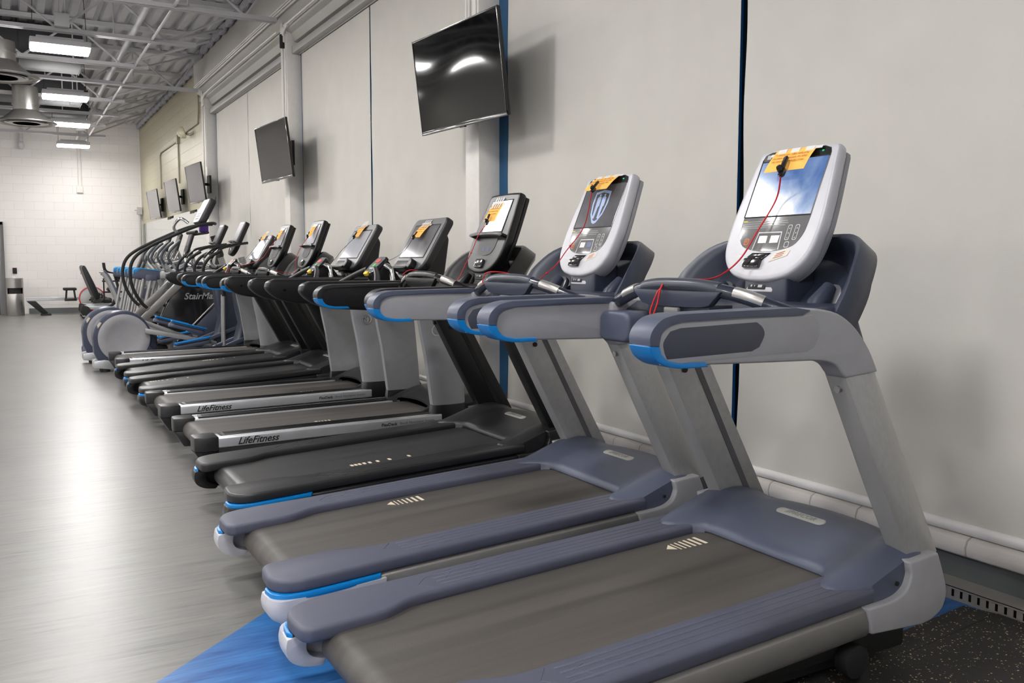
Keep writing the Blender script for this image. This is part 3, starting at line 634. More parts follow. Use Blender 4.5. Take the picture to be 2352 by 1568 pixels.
        for x, z in ((1.60, .43), (1.30, .90)): 
            M().tube([(x+.01, s*.388, z), (x-.006, s*.388, z-.002)], .010, 10).obj('bolt', BLKM if dark else STEEL, t)
        M().tube([(1.385, s*.352, .87), (1.385, s*.346, .87)], .011, 12).obj('bolt', BLKM, t)
        # handrail body
        oh = spl([(1.28, .935), (1.262, .952), (1.24, .972), (1.20, .985), (1.15, .99)], 3)+[(.95, .995), (.78, 1.0)]+spl([(.70, 1.0), (.655, 1.008), (.62, 1.03), (.606, 1.06), (.615, 1.09), (.645, 1.112), (.69, 1.121)], 4)+[(.9, 1.124), (1.1, 1.126)]+spl([(1.16, 1.127), (1.24, 1.112), (1.31, 1.072), (1.37, 1.01), (1.41, .945)], 4)
        hb = M().side(oh, s*.362, s*.430)
        hb.obj('handrail', main, t, bev=.016, seg=3)
        # pad along the top and nose
        nose = spl([(.606, 1.055), (.605, 1.075), (.617, 1.097), (.645, 1.117), (.69, 1.126)], 5)
        outer = nose+[(.9, 1.129), (1.08, 1.131), (1.13, 1.124)]
        inner = [(1.10, 1.112), (.9, 1.112), (.70, 1.108)]+spl([(.665, 1.100), (.642, 1.085), (.634, 1.06), (.634, 1.052)], 4)
        M().side(outer+inner, s*.356, s*.436).obj('handrail_pad', pad, t, bev=.009, seg=3)
        outer = [(.785, .996), (.72, .9955)]+spl([(.69, .997), (.65, 1.006), (.618, 1.026), (.603, 1.053)], 5)
        inner = [(.634, 1.052)]+spl([(.64, 1.035), (.66, 1.018), (.70, 1.009)], 4)+[(.775, 1.008)]
        M().side(outer+inner, s*.356, s*.436).obj('accent_strip', BLUE, t, bev=.008, seg=3)
        # outside oval inset
        ov = [(.66, 1.02)]+[(.93, 1.026)]+spl([(.955, 1.035), (.972, 1.065), (.965, 1.085), (.945, 1.099)], 4)+[(.70, 1.093)]+spl([(.668, 1.086), (.648, 1.06), (.652, 1.035)], 4)
        M().side(ov, s*.427, s*.4322).obj('oval_inset', BLK if dark else mat('inset_navy', (66, 69, 80), .5), t, bev=.002)
        ovs = [(a+(a-.82)*.10-.004, 1.06+(b-1.06)*1.32) for a, b in ov]; ovs = [(a+(.19 if a > .9 else 0), b) for a, b in ovs]
        M().side(ovs, s*.427, s*.4308).obj('recess_panel', main, t, bev=.0015)
    # cowl (dash dish)
    lean = math.atan(.62); Vv = Vector((math.sin(lean), 0, math.cos(lean))); fr = Fr((1.285, 0, 1.05), (0, -1, 0), Vv)
    oc = spl([(-.36, .02), (-.372, .12), (-.36, .205), (-.318, .287), (-.24, .325), (-.12, .33), (0, .332), (.12, .33), (.24, .325), (.318, .287), (.36, .205), (.372, .12), (.36, .02), (.30, -.035), (.15, -.06), (0, -.065), (-.15, -.06), (-.30, -.035)], 4, True)
    cc = (0, .12); rings = []
    def bow(A, B): return .14*max(0, 1-(A/.36)**2)*min(1, max(0, (B+.06)/.2))
    for sc_, n_ in ((1.0, -.075), (1.0, -.0), (.985, .012), (.93, .014), (.88, .0), (.83, -.03), (.74, -.062), (.6, -.078), (.4, -.08), (.2, -.08), (.02, -.08)):
        ring = []
        for a, b in oc:
            A = cc[0]+(a-cc[0])*sc_; B = cc[1]+(b-cc[1])*sc_; nn = n_; bx_ = Vector((bow(A, B), 0, 0))
            if sc_ <= .6: nn += .03*math.exp(-((A/.055)**2))*(.6-sc_)*2      # central spine
            ring.append(fr.p(A, B, nn)+bx_)
        rings.append(ring)
    back = [fr.p(cc[0]+(a-cc[0])*.9, cc[1]+(b-cc[1])*.9, -.10)+Vector((bow(a, b), 0, 0)) for a, b in oc]
    M().loft([back]+rings).obj('cowl', BLK if dark else NAVYD, t, sharp=60)
    for s in (-1, 1):
        f2 = Fr(fr.p(-s*.225, .10, -.088), (0, -1, 0), Vv)
        M().prism(rrect(.085, .21, .035), f2, -.01, .012).obj('side_pocket', mat('pocket_mesh', (92, 94, 100), .35, .3) if not dark else BLKM, t, bev=.006)
        M().tube([f2.p(0, -.09, .03), f2.p(0, .02, .035), f2.p(0, .09, .02)], [.03, .032, .02], 12).obj('pocket_wall', BLK if dark else NAVYD, t)
    # dash floor between the handrails
    tr_ = M().side([(1.10, 1.085), (1.16, 1.118), (1.40, 1.13), (1.46, 1.0), (1.30, .985), (1.16, 1.02)], -.358, .358); tr_.obj('dash_tray', BLK if dark else NAVYD, t, bev=.02, seg=3)
    for s in (-1, 1):
        M().prism(rrect(.16, .10, .03), Fr((1.02, s*.28, 1.04), (0, 1, 0), (0, 0, 1)), 0, .14).obj('bottle_holder', mat('holder_grey', (110, 112, 118), .35, .3) if dark else NAVY, t, bev=.014, seg=3)
        M().side([(1.06, 1.06), (1.06, 1.115), (1.12, 1.124), (1.25, 1.12), (1.25, 1.0), (1.15, 1.0)], s*.335, s*.365).obj('handrail_root', main, t, bev=.008)
    # grip bar
    gp = spl([(1.17, -.372, 1.10), (1.12, -.33, 1.122), (1.075, -.25, 1.153), (1.055, -.12, 1.174), (1.05, 0, 1.178), (1.055, .12, 1.174), (1.065, .22, 1.155), (1.08, .31, 1.128), (1.10, .38, 1.105)], 5)
    M().tube(gp, .0205, 14).obj('grip_bar', BLKG if dark else mat('navy_gloss_bar', (38, 43, 56), .25, coat=.3), t)
    k = len(gp)
    for i0, i1 in ((7, 12), (k-12, k-7)): M().tube([(x-.0035, y, z+.004) for x, y, z in gp[i0:i1]], .0188, 14).obj('pulse_sensor', mat('sensor_steel', (196, 194, 190), .3, .8), t)
    M().tube([(x, y, z+.003) for x, y, z in gp[k//2-7:k//2+8]], .0205, 12).obj('hand_rest', BLK if dark else mat('rest_grey', (56, 61, 72), .35), t, bev=.002)
    M().front(spl([(-.20, 1.165), (-.17, 1.14), (-.12, 1.118), (.12, 1.118), (.17, 1.14), (.20, 1.165)], 3), 1.035, 1.06).box(1.05, 1.14, -.14, .14, 1.10, 1.125).obj('bar_web', BLK if dark else NAVYD, t, bev=.006)
    M().box(1.022, 1.036, -.035, .03, 1.092, 1.115).obj('stop_key', mat('smoke_plastic', (112, 112, 108), .4), t, bev=.005)
    # console
    V = Vector((.3875, 0, .922)); fr = Fr((1.385, .02, 1.19), (0, -1, 0), V); H = .462; W = .187
    oc = cushion_outline(W, H); cb = BLKG if dark else SILVL; cb = mat('satin_black_shell', (15, 15, 17), .34) if dark else cb
    cx, cy_ = 0, .24
    def ring(k_, n_, dk=0):
        return [fr.p(a*k_, cy_+(b-cy_)*k_, n_-(max(0, (.16-b))*dk)) for a, b in oc]
    M().loft([ring(.80, -.058, .15), ring(.95, -.050, .15), ring(.99, -.036, .1), ring(1.0, -.024), ring(1.0, -.010), ring(.99, -.003), ring(.972, 0), ring(.93, 0), ring(.5, 0)]).obj('console', cb, t, sharp=50)
    M().prism([(a*.965, cy_+(b-cy_)*.972-.002) for a, b in oc], fr, -.068, -.050).obj('console_back', BLK if dark else mat('back_shell_grey', (140, 141, 146), .4), t, bev=.01)
    con = thing_part = bpy.data.objects.new('console_display', None); COL.objects.link(con); con.parent = t
    if not dark:
        gw = .142
        gl = [(-gw, .432), (-gw+.006, .447), (-.11, .456), (.11, .456), (gw-.006, .447), (gw, .432), (gw, .22)]+spl([(gw-.002, .19), (gw-.008, .155), (.108, .118), (.05, .102), (0, .099), (-.05, .102), (-.108, .118), (-gw+.008, .155), (-gw+.002, .19)], 4)+[(-gw, .22)]
        M().prism(gl, fr, -.004, .0015).obj('glass_panel', GRAYPANEL, con, bev=.001)
        M().prism([(-gw+.001, .418), (-gw+.001, .432), (-gw+.007, .446), (-.11, .455), (.11, .455), (gw-.007, .446), (gw-.001, .432), (gw-.001, .418)], fr, .001, .0024).obj('top_band', BLKG, con)
        scr = M(); scr.fbox(fr, -gw+.004, gw-.004, .222, .420, .001, .0026); scr.obj('screen', screen[0], con)
        M().fbox(fr, -gw+.002, gw-.002, .2185, .2225, .001, .003).fbox(fr, -gw+.0, -gw+.005, .22, .43, .001, .003).fbox(fr, -gw, gw, .4185, .4225, .001, .003).obj('screen_edge', BLKM, con)
        if screen[1] == 'crest':
            sh = [(-.055, .385), (.0, .395), (.055, .385), (.056, .33), (.044, .28), (.016, .242), (0, .236), (-.016, .242), (-.044, .28), (-.056, .33)]
            si = [(a*.82, .318+(b-.318)*.84) for a, b in sh]; k = len(sh); cm = M(); vs = [fr.p(a, b, .0032) for a, b in sh+si]
            cm.add(vs, [(i, (i+1) % k, k+(i+1) % k, k+i) for i in range(k)])
            for dx, s_ in ((-.017, 1.5), (.017, 1.5)):
                cm.add([fr.p(dx+.0065*math.cos(R(a)), .370+.0055*math.sin(R(a)), .0033) for a in range(0, 360, 30)], [tuple(range(12))])
                cm.add([fr.p(dx+a*s_, b, .0033) for a, b in ((-.009, .358), (-.004, .364), (.004, .364), (.009, .358), (.010, .32), (.006, .315), (.004, .262), (-.005, .262), (-.007, .32))], [tuple(range(9))])
            cm.obj('crest_graphic', mat('crest_light_blue', (140, 160, 196), .4, emit=.3), con)
        tx = M()
        for i, (a0, a1) in enumerate(((-.135, .055), (-.135, .06), (-.135, .05), (-.135, -.02))): tx.fbox(fr, a0, a1, .203-i*.0075, .2045-i*.0075, .0015, .0022)
        for a in (.075, .105): 
            for q in (.142, .158, .174): tx.prism([(a-.003, q), (a+.003, q), (a, q+.005)], fr, .0015, .0024)
        tx.obj('panel_print', mat('print_light_grey', (176, 176, 176), .5), con)
        M().fbox(fr, -.137, -.118, .2035, .2075, .0016, .0024).obj('warning_mark', mat('yellow_print', (214, 196, 40), .5), con)
        ol = M()
        for (a, b, w_, h_) in ((.075, .162, .017, .052), (.105, .162, .017, .052), (.082, .121, .019, .020)):
            q = rrect(w_, h_, .005, a, b, 3); q2 = rrect(w_-.004, h_-.004, .004, a, b, 3); k = len(q)
            ol.add([fr.p(u_, v_, .0022) for u_, v_ in q+q2], [(i, (i+1) % k, k+(i+1) % k, k+i) for i in range(k)])
        ol.add([fr.p(a, b, .0022) for a, b in ((-.06, .104), (-.052, .166), (.048, .166), (.055, .104), (.051, .104), (.045, .162), (-.049, .162), (-.056, .104))], [tuple(range(8))])
        ol.obj('button_outlines', mat('print_white', (205, 205, 205), .5), con)
        q = rrect(.020, .022, .005, -.094, .133, 3); q2 = rrect(.015, .017, .004, -.094, .133, 3); k = len(q)
        M().add([fr.p(u_, v_, .0022) for u_, v_ in q+q2], [(i, (i+1) % k, k+(i+1) % k, k+i) for i in range(k)]).fbox(fr, -.098, -.096, .127, .139, .0016, .0024).fbox(fr, -.093, -.091, .127, .139, .0016, .0024).obj('pause_button', mat('orange_print', (220, 120, 40), .5), con)
        M().fbox(fr, -.042, -.008, .128, .152, .0016, .0026).obj('small_display', mat('led_window_lit', (210, 210, 212), .12, emit=.25), con)
        M().fbox(fr, .008, .042, .128, .152, .0016, .0026).obj('small_display', mat('led_window_blue', (98, 106, 140), .15), con)
        M().prism([(-.075, .075), (-.07, .068), (.0, .068), (.01, .078), (.03, .094), (-.05, .094)], fr, -.002, .004).prism(rrect(.072, .032, .006, -.036, .057, 3), fr, -.002, .012).obj('speed_lever', BLKG, con, bev=.003)
        M().fbox(fr, -.0365, -.0355, .042, .072, .012, .0125).obj('lever_split', BLKM, con)
        st = M().add([fr.p(a, b, .001) for a, b in ((.028, .062), (.098, .084), (.105, .103), (.085, .106), (.045, .092))], [(0, 1, 2, 3, 4)]); st.obj('warning_label', mat('label_cream', (214, 208, 192), .5), con)
        st = M()
        for i in range(3): st.add([fr.p(a, b, .0018) for a, b in ((.045+.004*i, .074+.007*i), (.08+.003*i, .084+.007*i), (.08+.003*i, .086+.007*i), (.045+.004*i, .076+.007*i))], [(0, 1, 2, 3)])
        st.obj('label_print', mat('label_red', (180, 70, 50), .6), con)
        M().tube([fr.p(.105, .438, .002), fr.p(.112, .439, .002)], .0028, 6).obj('status_light', mat('green_led', (20, 170, 110), .4, emit=.8), con)
        M().fbox(fr, -.125, -.108, .43, .445, .002, .003).obj('symbol', mat('print_light_grey', (176, 176, 176), .5), con)
    else:
        M().fbox(fr, -.118, .118, .232, .425, -.002, .0025).obj('glass_panel', BLKM, con, bev=.002)
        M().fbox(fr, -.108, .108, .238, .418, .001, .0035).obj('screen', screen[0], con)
        sh = M().prism(spl([(-.19, .205), (-.17, .218), (-.09, .224), (.0, .22), (.09, .224), (.16, .220), (.188, .206), (.17, .196), (.10, .204), (-.10, .204), (-.16, .198)], 3, True), fr, 0, .034); sh.obj('tablet_ledge', BLK, con, bev=.004)
        cpn = [(-.098, .198), (-.098, .16)]+spl([(-.094, .14), (-.075, .112), (-.03, .10), (.03, .10), (.075, .112), (.094, .14)], 4)+[(.098, .16), (.098, .198)]
        M().prism(cpn, fr, -.002, .002).obj('control_panel', mat('smoke_grey_panel', (104, 104, 104), .14, coat=.4), con)
        for a, m_ in ((-.035, 'led_window_blue'), (.02, 'led_window_blue')): M().fbox(fr, a, a+.026, .125, .145, .0015, .0028).obj('small_display', MATS.get(m_) or mat(m_, (98, 106, 140), .15), con)
        M().prism(rrect(.09, .05, .012, -.01, .052, 3), fr, -.003, .010).obj('speed_lever', mat('lever_chrome', (70, 70, 72), .15, .4), con, bev=.004)
    # port pod under console and neck
    M().fbox(fr, -.055, .06, -.03, .012, -.062, -.022).obj('port_pod', cb, t, bev=.008)
    pp = M().fbox(fr, -.045, .03, -.022, .0, -.0225, -.0195); pp.obj('port_plate', BLKM, t, bev=.002)
    M().fbox(fr, -.002, .016, -.016, -.007, -.0196, -.0188).tube([fr.p(-.03, -.011, -.02), fr.p(-.03, -.011, -.0185)], .004, 8).tube([fr.p(-.016, -.011, -.02), fr.p(-.016, -.011, -.0185)], .003, 8).obj('ports', mat('port_grey', (150, 152, 160), .3), t)
    nk = M().side([(1.40, 1.19), (1.47, 1.36), (1.52, 1.34), (1.54, 1.12), (1.40, 1.05)], -.09, .09); nk.obj('console_neck', BLK if dark else NAVYD, t, bev=.015, seg=3)
    ky = {'running_belt': 1.075, 'side_rail': 1.075, 'grip_ridges': 1.075, 'side_beam': 1.075, 'roller_guard': 1.075, 'rear_cap': 1.075, 'cap_screw': 1.075, 'motor_hood': 1.025, 'front_cover': 1.045, 'cover_screw': 1.05}
    for c in t.children:
        nm = c.name.split('.')[0]
        if nm in ky or (nm == 'accent_strip' and max(v.co.z for v in c.data.vertices) < .5):
            c.data.transform(Matrix.Diagonal((1, ky.get(nm, 1.075), 1, 1)))
        if nm == 'front_cover': c.data.transform(Matrix.Translation((-.012, 0, 0)))
    return t, fr

# ============================================================ notes and safety clips
def note(fr, x0, yc, lab, c=(-.03, .40), w_=.16, h_=.10, tape='top', lift=.02, gl=False, big=True):
    """orange paper hanging on a console frame; fr is local to the machine"""
    P = Vector((x0, yc, 0)); O = fr.p(c[0], c[1]+h_/2, .006)+P
    V = (fr.V*h_-fr.N*lift).normalized(); f = Fr(O, fr.U, V)
    t = thing('paper_note', lab, 'note', O, group='orange safety notes taped to the treadmill consoles')
    f = Fr((0, 0, 0), fr.U, V)
    g = M().grid(lambda u, v: f.p((u-.5)*w_, -h_*v, .004*math.sin(v*3.1)), 8, 8)
    k = len(g.v); g.v += [tuple(Vector(p)+f.N*-.0006) for p in g.v]; g.f += [tuple(q+k for q in ff[::-1]) for ff in g.f]
    g.obj('sheet', ORANGE, t)
    tm = M()
    for i, (s_, yy) in enumerate((('To ensure your safety while using', .32), ('this piece of equipment, the safety', .47), ('clip must be worn at ALL times.', .62))):
        tm.text(s_, w_*.062, Fr(f.p(0, -h_*yy, .006+.0016*math.sin(yy*3.1)), f.U, f.V), .0002, .2)
    wd = w_*.095; tm.fbox(f, w_*.105, w_*.105+wd*1.05, -h_*.665, -h_*.657, .0065, .0068)
    tm.obj('printed_text', INK, t)
    tl_ = []
    if tape == 'top':
        for a in (-.33, .0, .36): tl_.append(M().fbox(f, a*w_-.018, a*w_+.018, -h_*.20, -.001, .002, .0026))
    else:
        for a in (-.3, -.1, .1, .3): tl_.append(M().fbox(f, a*w_-.006, a*w_+.006, -h_*.3, .035, .0045, .0055))
        tl_.append(M().fbox(f, -w_*.5, w_*.5, -.004, .008, .0045, .0056))
    tl_ += [M().fbox(f, -w_*.58, -w_*.40, -h_*.30, -h_*.18, .0005, .0015), M().fbox(f, w_*.42, w_*.64, -h_*.14, -h_*.02, .0005, .0015)]
    for q in tl_: q.obj('tape', TAPE, t)
    return f, O
def clip(f, O, lab, h_, pts, a=.012, col=RED, s_=1.0, knots=()):
    """safety clip on the note's lower edge with its cord through world points"""
    base = O+f.p(a, -h_, .010)
    t = thing('safety_clip', lab, 'safety clip', base, group='safety clips on cords at the treadmill consoles')
    g = Fr((0, 0, 0), (f.U*.95+f.V*.25), (f.V*.95-f.U*.25))
    M().prism(rrect(.013*s_, .046*s_, .0064*s_, 0, .014*s_, 4), g, .004, .012).prism(rrect(.016*s_, .03*s_, .007*s_, .0, -.016*s_, 4), g, -.004, .008).obj('clip_body', BLKG, t, bev=.002)
    M().prism(rrect(.014*s_, .028*s_, .0065*s_, -.009*s_, -.004*s_, 4), Fr(g.p(0, 0, .008), (g.U+g.V*.5), (g.V-g.U*.5)), 0, .008).obj('clip_lever', BLKG, t, bev=.002)
    P = [base+g.p(0, -.03*s_, .002)]+[Vector(p) for p in pts]
    q = [Vector(p)-base for p in spl([tuple(p) for p in P], 8)]
    m_ = M().tube(q, .0022*s_ if col is RED else .0016, 7)
    for kk in knots: m_.ball(tuple(q[int(kk*(len(q)-1))]), .005, .005, .005, 6)
    m_.obj('cord', col, t)
    return t
SKY = sky_screen()
SCR_GREY = mat('screen_dim_grey', (88, 88, 92), .13, coat=.3, var=.12, vs=14, emit=.12)
SCR_OFF = mat('screen_off_grey', (70, 70, 74), .35)
SCR_GLARE = mat('screen_painted_glare', (240, 243, 250), .2, emit=.75)  # glow stands in for overhead lamp glare on a glossy screen
SCR_REFLECT = mat('screen_painted_reflection', (150, 152, 158), .12, coat=.3, emit=.25)  # reflected lamp light put into the colour and a slight glow
T = {}
T[1] = precor(.68, 2.055, 'nearest grey treadmill with oval-inset handrail and a blue sky picture on its screen', False, ('arrow', 1.20, .21), (SKY, ''))
T[2] = precor(.71, 3.13, 'second grey treadmill from the camera, with a crest on its dark screen', False, ('arrow', .60, .215), (SCR_GREY, 'crest'))
T[3] = precor(.82, 4.25, 'black treadmill between the second grey one and the silver-post ones, screen whitened by painted lamp glare', True, ('bars', .60, -.165), (SCR_GLARE, ''))
T[6] = precor(.90, 7.85, 'black treadmill with blue tips, just beyond the pair of silver-post treadmills', True, ('bars', .12, .16), (SCR_REFLECT, ''))
T[7] = precor(.91, 8.97, 'farthest black treadmill with blue tips, next to the last silver-post one', True, ('bars', .75, .18), (SCR_REFLECT, ''))

# ============================================================ TREADMILLS, silver post make
def lifefit(x0, yc, label, mark, lit=False):  # lit: paler screen with the lamp reflection painted in
    t = thing('treadmill', label, 'treadmill', (x0, yc, 0), group='treadmills in a row facing the blinds'); K = .012
    M().box(.15, 1.85, -.36, .36, .05, .16).obj('base_frame', BLKM, t, bev=.01)
    for s in (-1, 1):
        for x in (.2, 1.7): M().tube([(x, s*.33, 0), (x, s*.33, .02), (x, s*.33, .1)], [.03, .028, .012], 12).obj('foot', BLKM, t)
    bp = [(1.55, .246), (.12, .246)] + [(.09+.055*math.cos(a), .192+.055*math.sin(a)) for a in [R(90+i*15) for i in range(1, 13)]] + [(.2, .135), (1.55, .15)]
    M().side(bp, -.275, .275).shear_x(K).obj('running_belt', BELT, t, sharp=50)
    m_ = M(); m_.plan([(0, 0), (.022, .016), (.022, -.016)], 0, .0008); xx = .034
    for i, wd in enumerate((.005, .006, .008, .010, .012, .016)): m_.plan([(xx, .014+.002*i), (xx+wd, .014+.002*i), (xx+wd, -.014-.002*i), (xx, -.014-.002*i)], 0, .0008); xx += wd+.014
    o = m_.obj('belt_marking', CREAM, t); o.location = (mark[0], mark[1], .2465+K*mark[0])
    for s in (-1, 1):
        # silver outer rail, bright inner line, grooved black tread
        M().front([(s*.392, .197), (s*.418, .197), (s*.428, .205), (s*.428, .255), (s*.418, .262), (s*.392, .264)], .115, 1.50).shear_x(K).obj('side_rail', LFR, t, bev=.004)
        M().box(.11, 1.50, min(s*.276, s*.392), max(s*.276, s*.392), .205, .255).shear_x(K).obj('rail_bed', LFR, t, bev=.002)
        tp = [(.135, .29), (1.36, .29), (1.46, .30), (1.49, .33), (1.47, .385), (.145, .389)]
        r_ = M().plan(tp if s > 0 else mirror(tp), .25, .266)
        for yy in (.305, .325, .345, .365): r_.box(.16, 1.42, s*yy-.003, s*yy+.003, .265, .2685)
        r_.shear_x(K).obj('tread_strip', BLK, t, bev=.002)
        cp_ = [(.115, .428), (.02, .425), (-.012, .405), (-.016, .30), (-.01, .285), (.06, .276), (.115, .276)]
        q = cp_ if s > 0 else mirror(cp_); q2 = [(a*.55+.05, b*.96) for a, b in q]; fr_ = Fr((0, 0, 0), (1, 0, 0), (0, 1, 0))
        M().prism(q, fr_, .185, .268).obj('end_cap', DGREY, t, bev=.008)
        M().prism(q2, fr_, .09, .185, q).obj('end_cap_base', BLK, t, bev=.004)
        M().box(.115, 1.5, min(s*.36, s*.42), max(s*.36, s*.42), .10, .197).shear_x(K).obj('rail_skirt', BLKM, t, bev=.004)
        M().box(.30, 1.3, min(s*.36, s*.425), max(s*.36, s*.425), .1, .12).obj('lower_skirt', BLK, t)
        # post
        sec = [(0, -.028), (0, .018), (.03, .032)] + spl([(.12, .038), (.2, .03), (.25, .006), (.262, -.028)], 3)
        P = []
        for x, z, k in ((1.447, .335, .94), (1.432, .45, .96), (1.405, .65, 1.0), (1.375, .80, 1.06), (1.358, .90, 1.09)): P.append([(x+a*k, s*(.385+b), z) for a, b in sec])
        M().loft(P).obj('post', LFS, t, sharp=30)
        M().loft([[(1.42+a*1.06, s*(.385+b*1.08), .15) for a, b in sec], [(1.443+a*.97, s*(.385+b*1.04), .336) for a, b in sec]]).obj('post_boot', BLK, t, bev=.004)
        M().loft([[(1.35+a*1.14, s*(.385+b*1.1), .895) for a, b in sec], [(1.345+a*1.16, s*(.385+b*1.15), .99) for a, b in sec]]).obj('post_collar', BLKM, t, bev=.004)
        fe = Fr((1.47, s*.4215, .815), (1, 0, 0), (0, 0, 1), (0, s, 0)); q = [(.036*math.cos(2*math.pi*i/32), .036*math.sin(2*math.pi*i/32)) for i in range(32)]; q2 = [(a*.86, b*.86) for a, b in q]
        em = M(); vs = [fe.p(a, b, n_) for n_ in (0, .003) for a, b in q+q2]; k = 32
        for i in range(k): em.f += [(64+i, 64+(i+1) % k, 96+(i+1) % k, 96+i), (i, (i+1) % k, 64+(i+1) % k, 64+i), (32+i, 96+i, 96+(i+1) % k, 32+(i+1) % k)]
        em.v = vs
        for pts in ([(-.02, .02), (-.004, .004), (-.02, -.006), (-.006, -.022), (.004, -.018)], [(.008, -.02), (.008, .012), (.024, .012)], [(.008, -.002), (.024, -.002)], [(-.024, .012), (-.002, .026)]): em.tube([fe.p(a, b, .0025) for a, b in pts], .0022, 6)
        em.obj('maker_emblem', mat('emblem_chrome', (235, 235, 235), .12, 1.), t)
        # handrail
        oh = spl([(.602, 1.093), (.60, 1.075), (.615, 1.05), (.66, 1.012), (.72, .985), (.80, .968)], 4)+[(1.0, .955), (1.66, .955), (1.70, 1.0), (1.72, 1.09)]+spl([(1.70, 1.118), (1.60, 1.128)], 2)+[(.66, 1.128)]+spl([(.625, 1.122), (.607, 1.108), (.602, 1.093)], 3)[:-1]
        M().side(oh, s*.355, s*.435).obj('handrail', BLK, t, bev=.017, seg=3)
        M().side([(.63, 1.122), (.66, 1.133), (1.58, 1.133), (1.6, 1.122)], s*.362, s*.428).obj('handrail_top_pad', DGREY, t, bev=.006)
        for x, z in ((.72, 1.06), (1.0, .99)): M().tube([(x, s*.352, z), (x, s*.349, z)], .008, 10).obj('screw', BLKG, t)
    # lettering on both outer rails
    for s in (-1, 1):
        f = Fr((0, s*.4283, .2275+K*.3), (-s*1.0, 0, -s*K), (0, 0, 1))
        f2 = Fr((.335, s*.4285, .2275+K*.335), (-s, 0, -s*K), (0, 0, 1))
        M().text('LifeFitness', .055, f2, .0005, .4, off=.0009).obj('maker_lettering', BLKM, t)
        f3 = Fr((1.265, s*.4285, .2285+K*1.265), (-s, 0, -s*K), (0, 0, 1)); w2 = .0385
        M().text('FlexDeck', .027, Fr(f3.p(-.125, 0), f3.U, f3.V), .0005, 0, off=.0006).obj('deck_lettering', BLKM, t)
        M().text('Shock Absorption System', .0225, Fr(f3.p(.062, 0), f3.U, f3.V), .0004).obj('deck_lettering', mat('lettering_grey', (88, 88, 90), .5), t)
    # hood
    def hood(u, v):
        y = -.392+.784*u; ay = abs(y)/.392
        xs = 1.50-.0*ay+.02*math.cos(ay*math.pi)+(-.20*max(0, (ay-.62)/.38) if ay > .62 else 0)+(.07*max(0, (ay-.92)/.08))
        x = xs+(1.93-xs)*v
        z = .262+.10*math.sin(min(1, max(0, (x-1.33)/.45))*math.pi/2)**1.2+.045*math.cos(ay*math.pi/2)*min(1, v*2.2)
        z -= .03*max(0, ay-.8)/.2; z -= .05*max(0, v-.75)/.25
        return (x, y, z)
    g = M().grid(hood, 40, 24); nu = 41; n = len(g.v)
    edge = list(range(0, nu)) + [nu*j+nu-1 for j in range(1, 25)] + [nu*24+i for i in range(nu-2, -1, -1)] + [nu*j for j in range(23, 0, -1)]
    g.v += [(g.v[e_][0], g.v[e_][1], .20 if not (g.v[e_][0] < 1.55 and abs(g.v[e_][1]) < .27) else g.v[e_][2]-.012) for e_ in edge]; L = len(edge)
    g.f += [(edge[i], edge[(i+1) % L], n+(i+1) % L, n+i) for i in range(L)]
    g.obj('motor_hood', mat('satin_black_hood', (24, 24, 25), .28, bump=.08, bs=700), t, sharp=50)
    M().box(1.5, 1.95, -.41, .41, .06, .22).obj('motor_base', BLKM, t, bev=.02)
    # dash: tray, cross arms, activity pad
    M().side([(1.22, 1.07), (1.30, 1.125), (1.62, 1.14), (1.70, 1.06), (1.62, .98), (1.30, .98)], -.36, .36).obj('dash_tray', BLK, t, bev=.025, seg=3)
    for s in (-1, 1):
        M().lathe([(.055, 0), (.055, .03), (.045, .03), (.044, .002)], Fr((1.42, s*.25, 1.13), (1, 0, 0), (0, 1, 0)), 20).obj('cup_holder', BLKG, t)
        pts = spl([(1.10, s*.36, 1.10), (1.12, s*.30, 1.12), (1.16, s*.2, 1.16), (1.20, s*.07, 1.20)], 5)
        M().tube(pts, .019, 12).obj('grip_arm', BLK, t)
        M().tube(spl([(1.26, s*.085, 1.225), (1.285, s*.12, 1.20), (1.29, s*.135, 1.15), (1.29, s*.14, 1.09)], 5), .019, 12).obj('pulse_grip', CHR, t)
    M().loft([[(1.18, -.06, 1.16), (1.18, .06, 1.16), (1.29, .065, 1.26), (1.29, -.065, 1.26)], [(1.23, -.06, 1.08), (1.23, .06, 1.08), (1.40, .07, 1.10), (1.40, -.07, 1.10)]]).obj('pad_stalk', BLK, t, bev=.014, seg=3)
    pv = Vector((.74, 0, .67)); pf = Fr((1.225, 0, 1.225), (0, -1, 0), pv)
    pd = M().prism(rrect(.165, .16, .03), pf, -.02, .004).obj('control_pad', BLKG, t, bev=.006)
    M().prism(rrect(.145, .14, .02), pf, .003, .0052).obj('pad_face', mat('pad_face_grey', (100, 106, 112), .25), t)
    M().prism(rrect(.07, .032, .006, 0, .035, 3), pf, .005, .0075).obj('stop_button', mat('button_red', (214, 60, 44), .4), t)
    M().prism(rrect(.034, .026, .006, 0, -.005, 3), pf, .005, .0075).obj('start_button', mat('button_green', (80, 190, 60), .4), t)
    M().prism(rrect(.06, .012, .003, 0, -.035, 3), pf, .005, .006).obj('small_print', mat('print_light_grey', (176, 176, 176), .5), t)
    M().fbox(pf, -.028, .028, -.095, -.068, -.01, .012).obj('yellow_key', mat('safety_yellow', (240, 196, 30), .45), t, bev=.004)
    # console
    V = Vector((.51, 0, .86)).normalized(); fr = Fr((1.43, 0, 1.19), (0, -1, 0), V); H = .41; W = .265
    M().prism(rrect(2*W, H, (.05, .045, .09, .09), 0, H/2, 6), fr, -.055, 0).obj('console', DGREY, t, bev=.014, seg=3)
    M().prism(rrect(2*W-.03, H-.02, (.045, .04, .08, .08), 0, H/2, 6), fr, -.001, .0015).obj('console_face', mat('face_charcoal', (72, 73, 74), .38), t)
    M().fbox(fr, -.205, .205, .095, .355, .001, .003).obj('screen_border', BLKM, t)
